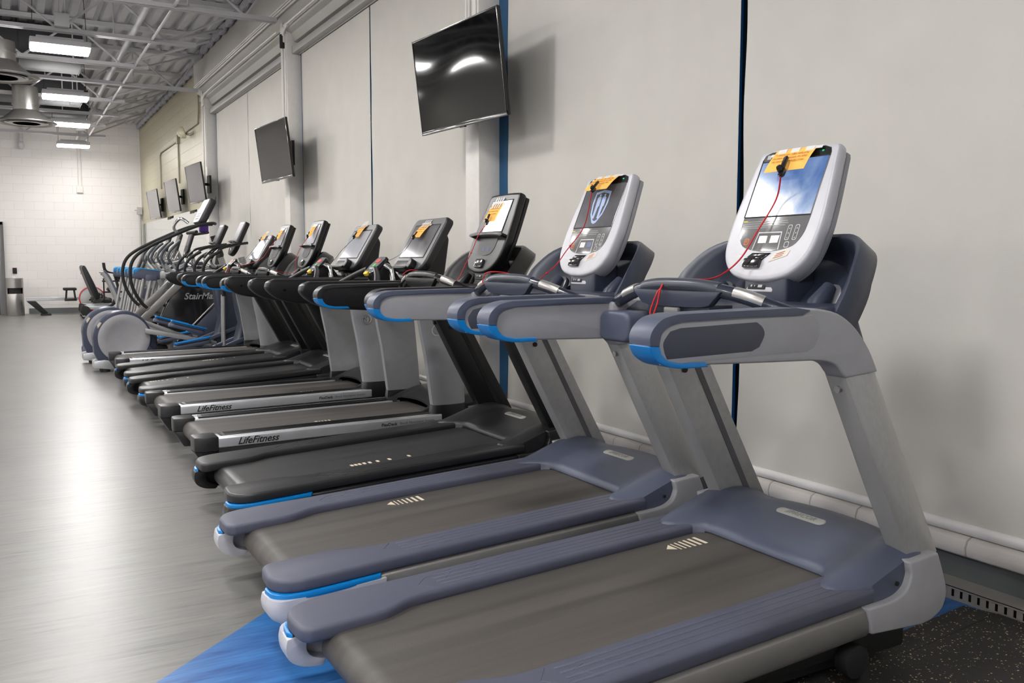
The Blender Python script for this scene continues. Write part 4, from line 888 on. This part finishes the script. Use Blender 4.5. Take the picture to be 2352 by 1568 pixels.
    M().fbox(fr, -.195, .195, .102, .345, .002, .004).obj('screen', SCR_REFLECT if lit else mat('screen_smoky', (100, 100, 104), .12, coat=.4, var=.15, vs=10, emit=.14), t)
    M().prism([(-.25, .0), (.10, .0), (.12, .03), (.10, .075), (-.20, .075)], fr, -.01, .004).prism(spl([(-.27, .02), (-.15, .003), (0, 0), (.12, .006), (.12, -.01), (0, -.014), (-.15, -.012), (-.27, .008)], 3, True), fr, 0, .055).obj('reading_ledge', BLK, t, bev=.004)
    M().prism(spl([(.07, .075), (.10, .05), (.12, .0), (.15, .0), (.155, .04), (.12, .07)], 3, True), fr, 0, .045).obj('ledge_stop', BLK, t, bev=.004)
    M().fbox(fr, -.12, .05, -.055, -.01, -.045, -.01).obj('port_pod', BLK, t, bev=.008)
    M().fbox(fr, -.11, .03, -.045, -.02, -.012, -.008).obj('port_plate', mat('port_plate_grey', (92, 92, 94), .4), t)
    M().side([(1.66, 1.52), (1.72, 1.40), (1.68, 1.13), (1.60, 1.00), (1.46, 1.00), (1.48, 1.20), (1.62, 1.48)], -.10, .10).obj('console_mast', BLK, t, bev=.02, seg=3)
    M().tube(spl([(1.42, -.02, 1.18), (1.40, -.05, 1.10), (1.44, -.09, 1.06), (1.5, -.16, 1.1)], 5), .0025, 6).obj('loose_wire', WIRE, t)
    return t, fr
T[4] = lifefit(.88, 5.53, 'nearer of two neighbouring treadmills with wide silver posts and grey screen', (.74, -.17))
T[5] = lifefit(.88, 6.79, 'farther of the two neighbouring silver-post treadmills, its screen glaring white', (1.02, -.16), True)
T[8] = lifefit(.93, 10.13, 'last treadmill of the row, silver-posted, in front of the grey-wheeled cross trainers', (.12, .22), True)

# notes and clips
def W_(t, p): return tuple(Vector(p)+t.location)
t, fr = T[1]; f, O = note(fr, .68, 2.055, 'big orange safety note on the nearest treadmill screen with three clear lines of print', (.0, .408), .168, .098, lift=.03)
gb = (1.045, .09, 1.205)
clip(f, O, 'black clip with a long red cord looping over the grip bar of the nearest treadmill', .098, [W_(t, fr.p(-.005, .27, .02)), W_(t, fr.p(-.035, .16, .025)), W_(t, fr.p(-.06, .07, .03)), W_(t, fr.p(-.085, .01, .05)), W_(t, (1.25, .08, 1.195)), W_(t, (1.12, .06, 1.195)), W_(t, (1.035, .045, 1.185)), W_(t, (1.015, .05, 1.12)), W_(t, (1.01, .065, 1.085)), W_(t, (1.01, .075, 1.10)), W_(t, (1.02, .06, 1.15)), W_(t, (1.03, .055, 1.168))], s_=1.25)
t, fr = T[2]; f, O = note(fr, .71, 3.13, 'orange safety note slanting over the top of the crest screen', (.0, .41), .168, .098, lift=.05)
clip(f, O, 'black clip with knotted red cord on the second grey treadmill', .098, [W_(t, fr.p(-.035, .22, .02)), W_(t, fr.p(-.09, .10, .03)), W_(t, fr.p(-.105, .02, .05)), W_(t, (1.22, .09, 1.16)), W_(t, (1.15, .06, 1.165)), W_(t, (1.08, .05, 1.20)), W_(t, (1.02, .12, 1.205)), W_(t, (1.01, .15, 1.17)), W_(t, (1.01, .14, 1.155))], knots=(.2, .38))
t, fr = T[3]; f, O = note(fr, .82, 4.25, 'orange safety note hanging before the glare-white screen of the black treadmill', (-.03, .345), .125, .115, 'strips', lift=.02)
clip(f, O, 'black clip with knotted red cord on the white-screened black treadmill', .115, [W_(t, fr.p(-.04, .20, .05)), W_(t, fr.p(-.07, .11, .04)), W_(t, fr.p(-.09, .02, .04)), W_(t, (1.32, .11, 1.16)), W_(t, (1.28, .10, 1.14)), W_(t, (1.16, .10, 1.17)), W_(t, (1.05, .12, 1.205)), W_(t, (1.02, .18, 1.18))], knots=(.28, .36))
t, fr = T[4]; f, O = note(fr, .88, 5.53, 'orange note taped with white strips to the grey screen of the nearer silver-post treadmill', (-.02, .295), .14, .125, 'strips', lift=.03)
clip(f, O, 'black clip on a black cord at the nearer silver-post treadmill', .125, [W_(t, fr.p(-.08, .12, .04)), W_(t, fr.p(-.16, .05, .06)), W_(t, fr.p(-.22, .0, .1)), W_(t, (1.30, .16, 1.17)), W_(t, (1.26, .06, 1.16))], col=WIRE)
t, fr = T[5]; f, O = note(fr, .88, 6.79, 'orange note with white tape at the top of the glaring screen', (-.02, .34), .12, .125, 'strips', lift=.02)
clip(f, O, 'black clip on a black cord before the glaring screen', .125, [W_(t, fr.p(-.10, .14, .05)), W_(t, fr.p(-.17, .05, .05)), W_(t, fr.p(-.25, .02, .1)), W_(t, (1.30, .13, 1.20)), W_(t, (1.26, .06, 1.17))], col=WIRE)
t, fr = T[6]; f, O = note(fr, .90, 7.85, 'darker orange note on the screen of the black treadmill behind the silver-post pair', (-.02, .36), .11, .125, 'top', lift=.02)
clip(f, O, 'black clip with red cord on the treadmill just beyond the silver-post pair', .125, [W_(t, fr.p(-.03, .15, .06)), W_(t, fr.p(-.05, .05, .05)), W_(t, (1.34, .06, 1.15)), W_(t, (1.2, .06, 1.16)), W_(t, (1.05, .13, 1.2))], knots=(.4,))
t, fr = T[7]; f, O = note(fr, .91, 8.97, 'orange note on the screen of the farthest black treadmill', (-.02, .36), .11, .125, 'top', lift=.02)
clip(f, O, 'black clip whose red cord slants away to the left, on the farthest black treadmill', .125, [W_(t, fr.p(-.05, .17, .06)), W_(t, fr.p(-.14, .05, .08)), W_(t, (1.15, .30, 1.20)), W_(t, (1.04, .30, 1.17)), W_(t, (1.02, .32, 1.08))])
t, fr = T[8]; f, O = note(fr, .93, 10.13, 'small yellowish orange note on the last treadmill of the row', (-.01, .39), .10, .13, 'top', lift=.02)
clip(f, O, 'black clip on a dark cord at the last treadmill of the row', .13, [W_(t, fr.p(-.04, .16, .05)), W_(t, fr.p(-.14, .05, .06)), W_(t, (1.30, .10, 1.2))], col=WIRE)

# ============================================================ CROSS TRAINERS with rear wheel
ARM = mat('silver_grey_steel', (160, 160, 160), .35, .4); NAVYE = mat('cross_trainer_navy', (56, 62, 82), .38, bump=.1, bs=700)
def cross(x0, yc, label, rods):
    t = thing('cross_trainer', label, 'cross trainer', (x0, yc, 0), group='cross trainers with a round grey rear wheel')
    cx, cz = .225, .385
    for s in (-1, 1):
        y0, y1 = s*.0, s*.12
        arc = [(cx+.31*math.cos(R(a)), cz+.305*math.sin(R(a))) for a in range(-20, 200, 10)]
        body = arc+[(cx-.30, .22), (cx-.25, .1), (cx-.20, .07), (cx+.30, .05), (cx+.42, .08), (cx+.36, .16)]
        M().side(body, y0, y1).obj('wheel_housing', NAVYE, t, bev=.02, seg=3)
        w = Fr((cx+.015, s*.12, cz-.01), (1, 0, 0), (0, 0, 1), (0, s, 0))
        M().lathe([(.275, -.02), (.275, .004), (.262, .010), (.19, .012), (.182, .007), (.02, .008)], w, 56).obj('wheel_disc', SILV, t, sharp=60)
        M().side([(cx-.31, .13), (cx-.31, .05), (cx-.14, .03), (cx-.10, .05), (cx-.10, .12), (cx-.2, .14)], s*.02, s*.135).obj('rear_foot_cover', LFR, t, bev=.008)
        M().tube([(cx-.19, s*.08, 0), (cx-.19, s*.08, .04)], .05, 14).obj('foot', BLKM, t)
        M().side([(cx-.235, .525), (cx-.255, .50), (cx-.262, .535), (cx-.235, .57), (cx-.215, .56)], s*.116, s*.1225).obj('reflector', CREAM, t)
        # rear top cowling between the wheels
        # pedal arm and pedal
        dz = .09*s
        ped = Fr((0, 0, 0), (1, 0, 0), (0, 1, 0))
        a0, a1 = Vector((.46, s*.15, .50+.5*dz)), Vector((1.25, s*.15, .25-.3*dz))
        M().loft([[a0+Vector((0, -.02, -.03)), a0+Vector((0, .02, -.03)), a0+Vector((0, .02, .03)), a0+Vector((0, -.02, .03))], [a1+Vector((0, -.02, -.02)), a1+Vector((0, .02, -.02)), a1+Vector((0, .02, .02)), a1+Vector((0, -.02, .02))]]).obj('pedal_arm', ARM, t, bev=.006)
        c = Vector((.97, s*.15, .38+dz*.9)); tl = -.28 if s > 0 else .16
        pf = Fr(c, (math.cos(tl), 0, math.sin(tl)), (0, 1, 0))
        pd_ = M().prism(rrect(.42, .17, .05), pf, -.045, 0).obj('pedal', NAVY, t, bev=.012)
        M().prism(rrect(.40, .15, .045), pf, 0, .012).obj('pedal_mat', NAVYD, pd_, bev=.004)
        M().tube([pf.p(a, b, .030) for a, b in [(-.20, -.07), (-.2, -.085), (.17, -.085), (.21, -.05)]], .013, 8, sq=1.4).obj('pedal_edge', BLUE, pd_)
        # ramp rail
        M().loft([[(1.0, s*.15-.035, .07), (1.0, s*.15+.035, .07), (1.0, s*.15+.035, .12), (1.0, s*.15-.035, .12)], [(1.75, s*.15-.035, .36), (1.75, s*.15+.035, .36), (1.75, s*.15+.035, .41), (1.75, s*.15-.035, .41)]]).obj('ramp_rail', NAVY, t, bev=.008)
        # hanging link and moving handlebar
        rx = rods[0] if s < 0 else rods[1]
        M().tube([(rx-.01, s*.24, .25), (rx, s*.24, .86)], .016, 10).obj('link_rod', ARM, t)
        M().tube([(rx, s*.24, .84), (rx+.005, s*.24, 1.02)], .022, 10).obj('link_sleeve', BLKM, t)
        hb = spl([(1.315, s*.24, 1.0), (1.14, s*.27, 1.08), (1.10, s*.285, 1.17), (1.17, s*.29, 1.29), (1.30, s*.29, 1.37)], 6)
        M().tube(hb, .018, 12).obj('moving_handle', BLKM, t)
        fb = spl([(1.62, s*.06, 1.18), (1.42, s*.12, 1.16), (1.26, s*.19, 1.19), (1.20, s*.235, 1.27), (1.30, s*.24, 1.39), (1.46, s*.22, 1.44), (1.64, s*.19, 1.47)], 6)
        M().tube(fb, .016, 10).obj('fixed_handle', BLKG, t)
        M().tube(fb[12:20], .018, 10).obj('pulse_sensor', CHR, t)
        M().tube([(1.60, s*.05, 1.20), (1.30, s*.2, 1.14), (1.20, s*.24, 1.13)], .014, 8).obj('cross_arm', ARM, t)
    M().side([(cx-.14, .66), (cx+.1, .66), (cx+.33, .45), (cx+.38, .2), (cx-.1, .1), (cx-.2, .4)], -.10, .10).obj('wheel_bridge', NAVYD, t, bev=.03, seg=3)
    M().side([(1.30, .05), (1.95, .05), (1.95, .16), (1.84, .45), (1.74, .75), (1.66, 1.0), (1.57, 1.02), (1.50, .92), (1.52, .7), (1.56, .5), (1.50, .28), (1.35, .12)], -.15, .15).obj('front_tower', NAVYD, t, bev=.03, seg=3)
    M().box(.5, 1.4, -.05, .05, .05, .12).obj('center_beam', ARM, t, bev=.01)
    M().box(1.62, 1.9, -.32, .32, .0, .06).obj('front_foot', BLKM, t, bev=.01)
    M().tube([(.62, -.25, .09), (.62, -.3, .10), (.8, -.3, .06)], [.03, .03, .015], 10).obj('transport_handle', SILVL, t)
    M().tube([(1.70, 0, .95), (1.60, 0, 1.30)], .04, 14).obj('console_mast', ARM, t)
    M().lathe([(.085, 0), (.085, .11), (.075, .12)], Fr((1.48, -.06, 1.0), (1, 0, 0), (0, 0, 1), (0, 1, 0)), 20).obj('bottle_holder', BLK, t)
    V = Vector((.42, 0, .91)); fr = Fr((1.45, 0, 1.33), (0, -1, 0), V)
    M().prism(rrect(.30, .44, (.03, .03, .13, .13), 0, .22, 6), fr, -.06, 0).obj('console', BLK, t, bev=.014, seg=3)
    M().fbox(fr, -.11, .11, .19, .40, 0, .003).obj('screen', SCR_OFF, t)
    M().fbox(fr, -.10, .10, .405, .43, 0, .003).obj('top_strip', SILVL, t)
    M().prism(spl([(-.15, .165), (0, .175), (.15, .165), (.14, .155), (0, .158), (-.14, .155)], 3, True), fr, 0, .04).obj('tablet_ledge', BLKG, t)
    M().prism(rrect(.10, .04, .01, 0, .06), fr, -.002, .01).obj('lever', CHR, t, bev=.003)
    return t
cross(.89, 11.08, 'nearer cross trainer with a big round grey rear wheel and blue-edged pedals', (1.33, 1.41))
cross(.85, 12.08, 'second cross trainer, its grey rear wheel half hidden behind the nearer one', (1.57, 1.62))

# ============================================================ STAIR CLIMBER
t = thing('stair_climber', 'tall black stair climber with silver frame and long curved black handrails', 'stair climber', (.9, 13.35, 0))
for s in (-1, 1):
    body = [(.85, .12), (.80, .25), (.95, .60), (1.12, .95), (1.35, 1.05), (1.78, 1.0), (1.86, .8), (1.86, .12)]
    M().side(body, s*.30, s*.42).obj('side_panel', BLKG if s < 0 else BLK, t, bev=.02, seg=3)
    M().loft([[(.60+a, s*.41+dy, .45+b) for a, b, dy in ((0, 0, -.05), (.07, -.06, -.05), (.07, -.06, .05), (0, 0, .05))], [(1.22+a, s*.41+dy, 1.06+b) for a, b, dy in ((0, 0, -.05), (.07, -.06, -.05), (.07, -.06, .05), (0, 0, .05))]]).obj('silver_stringer', GUN, t, bev=.01)
    cv = spl([(.58, .50), (.66, .38), (.80, .34), (.96, .35), (1.06, .22), (1.10, .10)], 5); cv2 = [(a-.10, b-.10) for a, b in cv][::-1]
    M().side(cv+cv2, s*.37, s*.44).obj('curved_frame', GUN, t, bev=.008)
    M().tube([(1.10, s*.43, .15), (1.70, s*.43, .75)], .010, 8).obj('panel_trim_bar', ARM, t)
    M().side([(1.15, .06), (1.86, .06), (1.86, .55), (1.62, .62), (1.2, .2)], s*.40, s*.435).obj('lower_panel', NAVYD, t, bev=.01)
    hp = spl([(.76, s*.42, .60), (.66, s*.43, .70), (.56, s*.44, .90), (.535, s*.44, 1.12), (.60, s*.43, 1.30), (.78, s*.42, 1.44), (1.1, s*.40, 1.60), (1.4, s*.38, 1.73), (1.55, s*.34, 1.77), (1.66, s*.26, 1.785), (1.72, s*.12, 1.785)], 6)
    M().tube(hp, .022, 12).obj('handrail', BLKM, t)
    M().tube([(.80, s*.42, .55), (.74, s*.425, .62)], .03, 10).obj('rail_socket', GUN, t)
    for i in range(12):
        a, r_ = i*137.5, .006+.01*(i % 4)
    dots = M()
    for i in range(5):
        for j in range(4):
            if (i+j) % 5 == 4: continue
            c_ = Vector((.86+.03*i-.008*j, s*.452, .20+.035*j)); dots.add([c_+Vector((.011*math.cos(k*math.pi/5), 0, .011*math.sin(k*math.pi/5))) for k in range(10)], [tuple(range(10))])
    M().prism([(.13*math.cos(k*math.pi/14), .13*math.sin(k*math.pi/14)) for k in range(28)], Fr((.95, 0, .24), (1, 0, 0), (0, 0, 1), (0, s, 0)), .40, .449).obj('perforated_cover', BLKM, t)
    dots.obj('cover_dots', SILVL, t)
for i in range(5):
    x = .62+.15*i; z = .30+.17*i
    M().box(x, x+.22, -.30, .30, z, z+.035).box(x+.19, x+.22, -.30, .30, z, z+.17).obj('step', BLK, t, bev=.006)
M().box(.55, 1.86, -.38, .38, .0, .10).obj('base', BLKM, t, bev=.01)
M().side([(.50, .12), (.62, .30), (.70, .30), (.75, .12)], -.3, .3).obj('rear_step', GUN, t, bev=.01)
for yy in (-.42, -.12): M().side([(-.06, .0), (-.07, .10), (.0, .18), (.5, .18), (.55, .0)], yy, yy+.13).obj('rear_foot_cover', NAVY, t, bev=.03, seg=3)
M().text('StairMaster', .125, Fr((1.50, -.4335, .765), (1, 0, 0), (0, 0, 1)), .002, .3, off=.002).obj('maker_lettering', mat('logo_grey', (140, 140, 142), .4), t)
M().tube([(1.72, 0, .9), (1.80, 0, 1.35), (1.72, 0, 1.62)], .055, 12).obj('console_mast', BLK, t)
M().tube([(1.42, -.36, 1.66), (1.42, .36, 1.66)], .022, 10).tube([(1.5, -.3, 1.64), (1.62, -.1, 1.66), (1.62, .1, 1.66), (1.5, .3, 1.64)], .02, 8).obj('cross_bar', BLKM, t)
M().box(1.48, 1.60, -.28, -.20, 1.66, 1.76).obj('purple_accent', mat('deep_purple', (62, 22, 110), .35), t, bev=.01)
V = Vector((.46, 0, .89)); fr = Fr((1.47, 0, 1.80), (0, -1, 0), V)
M().prism(rrect(.50, .40, (.06, .06, .05, .05), 0, .2, 6), fr, -.10, 0).obj('console', DGREY, t, bev=.03, seg=3)
M().prism(rrect(.42, .36, .04, 0, .19, 5), fr, -.001, .003).obj('console_face', SILVL, t)
M().fbox(fr, -.13, .13, .19, .30, .002, .005).obj('screen', SCR_OFF, t)
b_ = M()
for i in range(3):
    for j in range(3): b_.fbox(fr, -.12+.09*i, -.07+.09*i, .05+.04*j, .072+.04*j, .002, .006)
b_.obj('buttons', BLK, t)
g_ = M()
for i in range(12): g_.box(1.60+.010*i, 1.606+.010*i, -.252, -.249, 1.84+.02*i, 1.94+.02*i)
g_.obj('side_grille', BLKM, t)
# silver front pulse grip far side
M().tube(spl([(1.30, .30, 1.62), (1.22, .28, 1.74), (1.30, .2, 1.86), (1.40, .15, 1.80)], 5), .022, 10).obj('pulse_grip', CHR, t)

# ============================================================ ADAPTIVE MOTION TRAINERS
def amt(x0, yc, label):
    t = thing('motion_trainer', label, 'motion trainer', (x0, yc, 0), group='motion trainers with blue-topped side beams')
    t.scale = (.72, 1, 1)
    for s in (-1, 1):
        y0, y1 = s*.275, s*.345
        bm_ = [(.17, 1.12), (.20, 1.145), (.30, 1.15), (.72, 1.10), (.69, .985), (.66, .975), (.20, .99), (.16, 1.02)]
        M().side(bm_, y0, y1).obj('beam_shroud', NAVY, t, bev=.018, seg=3)
        M().side([(.17, 1.125), (.205, 1.152), (.30, 1.157), (.68, 1.113), (.66, 1.102), (.30, 1.14), (.21, 1.075), (.19, 1.115), (.175, 1.06), (.16, 1.06)], s*.272, s*.348).obj('blue_edge', mat('light_blue_trim', (52, 150, 214), .35), t, bev=.003)
        M().side([(.68, 1.09), (.68, .99), (1.15, .98), (1.15, 1.06)], s*.31, s*.37).obj('side_beam', ARM, t, bev=.008)
        M().side([(.40, 1.05), (.60, 1.05), (.62, .96), (.38, .96)], s*.375, s*.40).obj('leg_bracket', NAVY, t, bev=.01)
        M().tube([(.50, s*.36, .98), (.26, s*.36, .25)], .038, 14).obj('rear_leg', ARM, t)
        M().tube([(.36, s*.33, .99), (.14, s*.33, .22)], .030, 12).obj('inner_leg', ARM, t)
        M().side([(-.02, .03), (.36, .03), (.40, .14), (.24, .24), (.0, .18), (-.05, .1)], s*.28, s*.42).obj('rear_foot_cover', NAVY, t, bev=.03, seg=3)
        M().loft([[(.45, s*.19-.09, .28), (.45, s*.19+.09, .28), (.45, s*.19+.09, .33), (.45, s*.19-.09, .33)], [(.85, s*.19-.09, .22), (.85, s*.19+.09, .22), (.85, s*.19+.09, .27), (.85, s*.19-.09, .27)]]).obj('pedal', NAVYD, t, bev=.012)
        M().tube([(.80, s*.24, .28), (1.02, s*.26, .90), (1.10, s*.28, 1.02)], .024, 10).obj('pedal_link', ARM, t)
        hb = spl([(1.25, s*.30, .92), (1.05, s*.33, 1.10), (.93, s*.34, 1.21), (.86, s*.34, 1.30), (.90, s*.34, 1.40), (1.02, s*.33, 1.50), (1.12, s*.32, 1.56)], 6)
        M().tube(hb[:14], .024, 12).obj('moving_arm', ARM, t); M().tube(hb[12:], .026, 12).obj('handle_grip', mat('handle_slate', (62, 66, 74), .4), t)
        M().tube([(1.0, s*.22, 1.27), (1.09, s*.22, 1.40)], .03, 12).obj('pulse_grip', CHR, t)
        M().tube([(1.0, s*.20, 1.22), (1.35, s*.12, 1.29)], .018, 8).obj('cross_arm', ARM, t)
    M().side([(.90, .98), (1.02, 1.10), (1.30, 1.20), (1.58, 1.22), (1.66, 1.05), (1.70, .5), (1.78, .06), (1.15, .06), (1.12, .6), (.98, .85)], -.24, .24).obj('tower', SILV, t, bev=.03, seg=3)
    M().side([(1.0, 1.10), (1.30, 1.225), (1.58, 1.245), (1.60, 1.20), (1.30, 1.17), (1.04, 1.07)], -.25, .25).obj('tower_cap', NAVYD, t, bev=.015)
    M().box(.0, 1.7, -.05, .05, .04, .12).box(1.2, 1.7, -.32, .32, 0, .06).obj('base_frame', BLKM, t, bev=.01)
    M().tube([(1.50, 0, 1.18), (1.36, 0, 1.42)], .04, 12).obj('console_mast', ARM, t)
    fr = Fr((1.24, 0, 1.32), (0, -1, 0), Vector((.42, 0, .91)))
    M().prism(rrect(.30, .44, (.03, .03, .13, .13), 0, .22, 6), fr, -.06, 0).obj('console', BLK, t, bev=.014, seg=3)
    M().fbox(fr, -.11, .11, .19, .40, 0, .003).obj('screen', SCR_OFF, t)
    M().fbox(fr, -.10, .10, .405, .43, 0, .003).obj('top_strip', SILVL, t)
    M().prism(rrect(.12, .05, .01, 0, .06), fr, -.002, .01).obj('lever', CHR, t, bev=.003)
    return t
amt(1.52, 14.7, 'nearest motion trainer with a blue-topped slate beam, right behind the stair climber')
amt(1.52, 15.8, 'middle motion trainer, its blue-topped beam end between two others')
amt(1.52, 16.9, 'farthest motion trainer of the three, its consoles against the mirror')

# ============================================================ RECUMBENT BIKES, UPRIGHT BIKE, ROWER
def recumbent(x0, yc, label):
    t = thing('recumbent_bike', label, 'exercise bike', (x0, yc, 0), group='recumbent bikes past the motion trainers')
    t.scale = (.88, 1, 1.0)
    bp = spl([(.0, 1.14), (.04, 1.16), (.09, 1.10), (.24, .80), (.36, .50), (.32, .43), (.24, .46), (.12, .74), (.0, 1.06)], 4, True)
    M().side(bp, -.20, .20).obj('backrest', BLK, t, bev=.02, seg=3)
    M().side([(.22, .36), (.60, .34), (.64, .38), (.60, .43), (.28, .43)], -.22, .22).obj('seat', BLKM, t, bev=.025, seg=3)
    for s in (-1, 1): M().tube(spl([(.20, s*.25, .36), (.38, s*.27, .38), (.46, s*.27, .46), (.44, s*.27, .52)], 4), .018, 8).obj('side_handle', BLKM, t)
    M().front([(-.05, .20), (.05, .20), (.05, .29), (-.05, .29)], .02, 1.3).obj('main_rail', LFR, t, bev=.008)
    M().side([(-.05, .30), (.10, .27), (.2, .12), (.16, .02), (.02, .02), (-.08, .15)], -.16, .16).obj('rear_cover', BLKM, t, bev=.03, seg=3)
    for s in (-1, 1): M().tube([(.0, s*.25, .05), (.0, s*.25, 0)], .03, 10).obj('foot', BLKM, t)
    M().box(-.02, .02, -.26, .26, .04, .08).obj('rear_crossbar', ARM, t)
    M().side([(1.0, .04), (1.75, .04), (1.75, .3), (1.66, .62), (1.50, .70), (1.15, .55), (.98, .30)], -.12, .12).obj('drive_cover', NAVYD, t, bev=.03, seg=3)
    for s in (-1, 1): M().tube([(1.15, s*.08, .32), (1.15, s*.16, .32), (1.15+s*.14, s*.17, .24), (1.15+s*.14, s*.26, .24)], .014, 8).box(1.08+s*.14, 1.22+s*.14, min(s*.19, s*.28), max(s*.19, s*.28), .22, .26).obj('crank_pedal', BLKM, t)
    M().tube([(1.52, 0, .66), (1.42, 0, 1.08)], .035, 12).obj('console_mast', ARM, t)
    M().tube(spl([(1.10, -.22, .95), (1.18, -.24, 1.05), (1.38, -.1, 1.02), (1.38, .1, 1.02), (1.18, .24, 1.05), (1.10, .22, .95)], 5), .016, 8).obj('handlebar', BLKM, t)
    fr = Fr((1.32, 0, 1.02), (0, -1, 0), Vector((.42, 0, .91)))
    M().prism(rrect(.30, .40, (.03, .03, .12, .12), 0, .2, 6), fr, -.06, 0).obj('console', DGREY, t, bev=.014, seg=3)
    M().fbox(fr, -.11, .11, .17, .37, 0, .003).obj('screen', SCR_OFF, t)
    return t
recumbent(1.42, 21.5, 'nearer recumbent bike with a tall narrow black backrest at the aisle')
recumbent(1.45, 22.45, 'farther recumbent bike, its backrest just behind the nearer one')
def stepper(x0, yc, label):
    t = thing('upright_stepper', label, 'step machine', (x0, yc, 0), group='slate and silver step machines')
    for s in (-1, 1):
        p = spl([(.0, 1.04), (.09, .92), (.22, .60), (.30, .38), (.36, .28)], 5); q = [(a+.07, b+.02) for a, b in p][::-1]
        M().side(p+q, s*.14, s*.20).obj('curved_arm', ARM, t, bev=.01)
        M().side([(a+.05, b+.02) for a, b in p]+[(a+.09, b+.03) for a, b in p][::-1], s*.135, s*.205).obj('arm_cover', NAVY, t, bev=.008)
    M().box(.2, 1.3, -.1, .1, .0, .22).obj('base_frame', NAVYD, t, bev=.02)
    M().side([(.8, .05), (1.3, .05), (1.28, .7), (1.2, 1.0), (1.02, .8), (.9, .4)], -.15, .15).obj('tower', NAVYD, t, bev=.03)
    fr = Fr((1.1, 0, .98), (0, -1, 0), Vector((.42, 0, .91)))
    M().prism(rrect(.28, .36, .04, 0, .18, 6), fr, -.06, 0).obj('console', BLK, t, bev=.014)
    return t
stepper(1.60, 19.5, 'slate step machine with two curved silver arms beside the backrests')
# spin bike
t = thing('upright_bike', 'black spin bike with bull-horn handlebars near the back wall', 'exercise bike', (1.95, 20.5, 0))
M().tube([(0, 0, 1.0), (.25, 0, .95), (.35, 0, .6), (.45, 0, .2)], .03, 10).tube([(.35, 0, .6), (-.25, 0, .2)], .028, 10).tube([(.02, 0, 1.0), (.10, 0, .62), (-.05, 0, .32)], .03, 10).obj('frame', BLKM, t)
M().tube(spl([(-.18, -.16, 1.22), (-.16, -.16, 1.08), (-.08, -.14, 1.02), (.08, -.06, 1.0), (.08, .06, 1.0), (-.08, .14, 1.02), (-.16, .16, 1.08), (-.18, .16, 1.22)], 5), .016, 8).obj('handlebar', BLKM, t)
M().tube([(-.16, -.16, 1.06), (-.22, -.16, .96)], .018, 8).tube([(-.16, .16, 1.06), (-.22, .16, .96)], .018, 8).obj('bar_ends', BLKM, t)
M().lathe([(.23, -.02), (.235, 0), (.23, .02), (.05, .03)], Fr((.38, 0, .32), (1, 0, 0), (0, 0, 1)), 32).obj('flywheel', STEEL, t)
M().side([(-.02, .95), (.22, .94), (.26, .90), (.1, .88)], -.09, .09).obj('saddle', BLK, t, bev=.02)
M().box(-.35, -.28, -.25, .25, 0, .05).box(.55, .62, -.25, .25, 0, .05).tube([(-.31, 0, .03), (.58, 0, .03)], .03, 8).obj('base_bars', BLKM, t)
# dumbbell rack glimpsed behind the bike seats
t = thing('dumbbell_rack', 'low rack of round black dumbbells behind the recumbent backrests', 'rack', (1.98, 23.42, 0), group=None)
M().box(0, .03, -.17, -.13, 0, .85).box(.87, .90, -.17, -.13, 0, .85).box(0, .9, -.15, .15, .25, .28).box(0, .9, -.15, .15, .50, .53).box(0, .9, -.15, .15, .76, .79).box(-.02, .05, -.2, .2, 0, .03).box(.85, .92, -.2, .2, 0, .03).obj('rack_frame', BLKM, t)
db0 = None
for lv, z in (('lowest', .33), ('middle', .58), ('top', .84)):
    for i in range(4):
        if db0 is None:
            db0 = M().tube([(-.09, 0, 0), (.09, 0, 0)], .015, 8).tube([(-.13, 0, 0), (-.05, 0, 0)], .048, 14).tube([(.05, 0, 0), (.13, 0, 0)], .048, 14).obj('dumbbell', DGREY, bev=.008); d_ = db0
        else: d_ = db0.copy(); COL.objects.link(d_)
        d_.location = (2.12+.2*i, 23.42, z); d_.rotation_euler = (0, 0, R(90))
        tag(d_, 'black round-ended dumbbell, %s of four on the %s shelf of the rack' % (('leftmost', 'second from the left', 'third from the left', 'rightmost')[i], lv), 'dumbbell', 'dumbbells on the rack')
# rowing machine along the back wall
t = thing('rowing_machine', 'rowing machine with a red-rimmed fan wheel and long silver rail along the back wall', 'rowing machine', (0, 23.4, 0))
M().box(.36, 1.62, -.03, .03, .335, .40).box(.36, 1.62, -.035, .035, .385, .41).obj('monorail', LFR, t, bev=.004)
M().side([(.36, .33), (.55, .33), (.80, .05), (.74, .02), (.66, .04)], -.04, .04).box(.64, .86, -.18, .18, .0, .03).obj('rear_leg', BLKM, t, bev=.008)
M().side(rrect(.28, .06, .02, 1.27, .60), -.16, .16).obj('seat', BLKM, t, bev=.015)
M().side([(1.18, .57), (1.22, .57), (1.20, .38), (1.16, .36)], -.04, .04).side([(1.34, .57), (1.38, .57), (1.40, .36), (1.36, .38)], -.04, .04).box(1.15, 1.41, -.05, .05, .32, .38).obj('seat_carriage', BLK, t, bev=.006)
wf = Fr((1.74, 0, .37), (1, 0, 0), (0, 0, 1))
M().lathe([(.27, -.09), (.285, -.085), (.285, .085), (.27, .09), (.262, .06), (.262, -.06)], wf, 48).obj('rim', mat('fan_red', (196, 24, 34), .4), t)
M().lathe([(.265, -.07), (.08, -.11), (.05, -.11), (.05, .11), (.08, .11), (.265, .07)], wf, 48).obj('fan_cage', mat('fan_cage_silver', (176, 178, 176), .4, .5), t)
M().box(1.66, 1.9, -.25, .25, 0, .05).tube([(1.74, 0, .05), (1.74, 0, .3)], .03, 8).obj('front_foot', BLKM, t)
M().tube([(1.80, 0, .55), (1.62, 0, 1.0)], .02, 8).box(1.52, 1.64, -.1, .1, .95, 1.1).obj('monitor_arm', BLK, t)
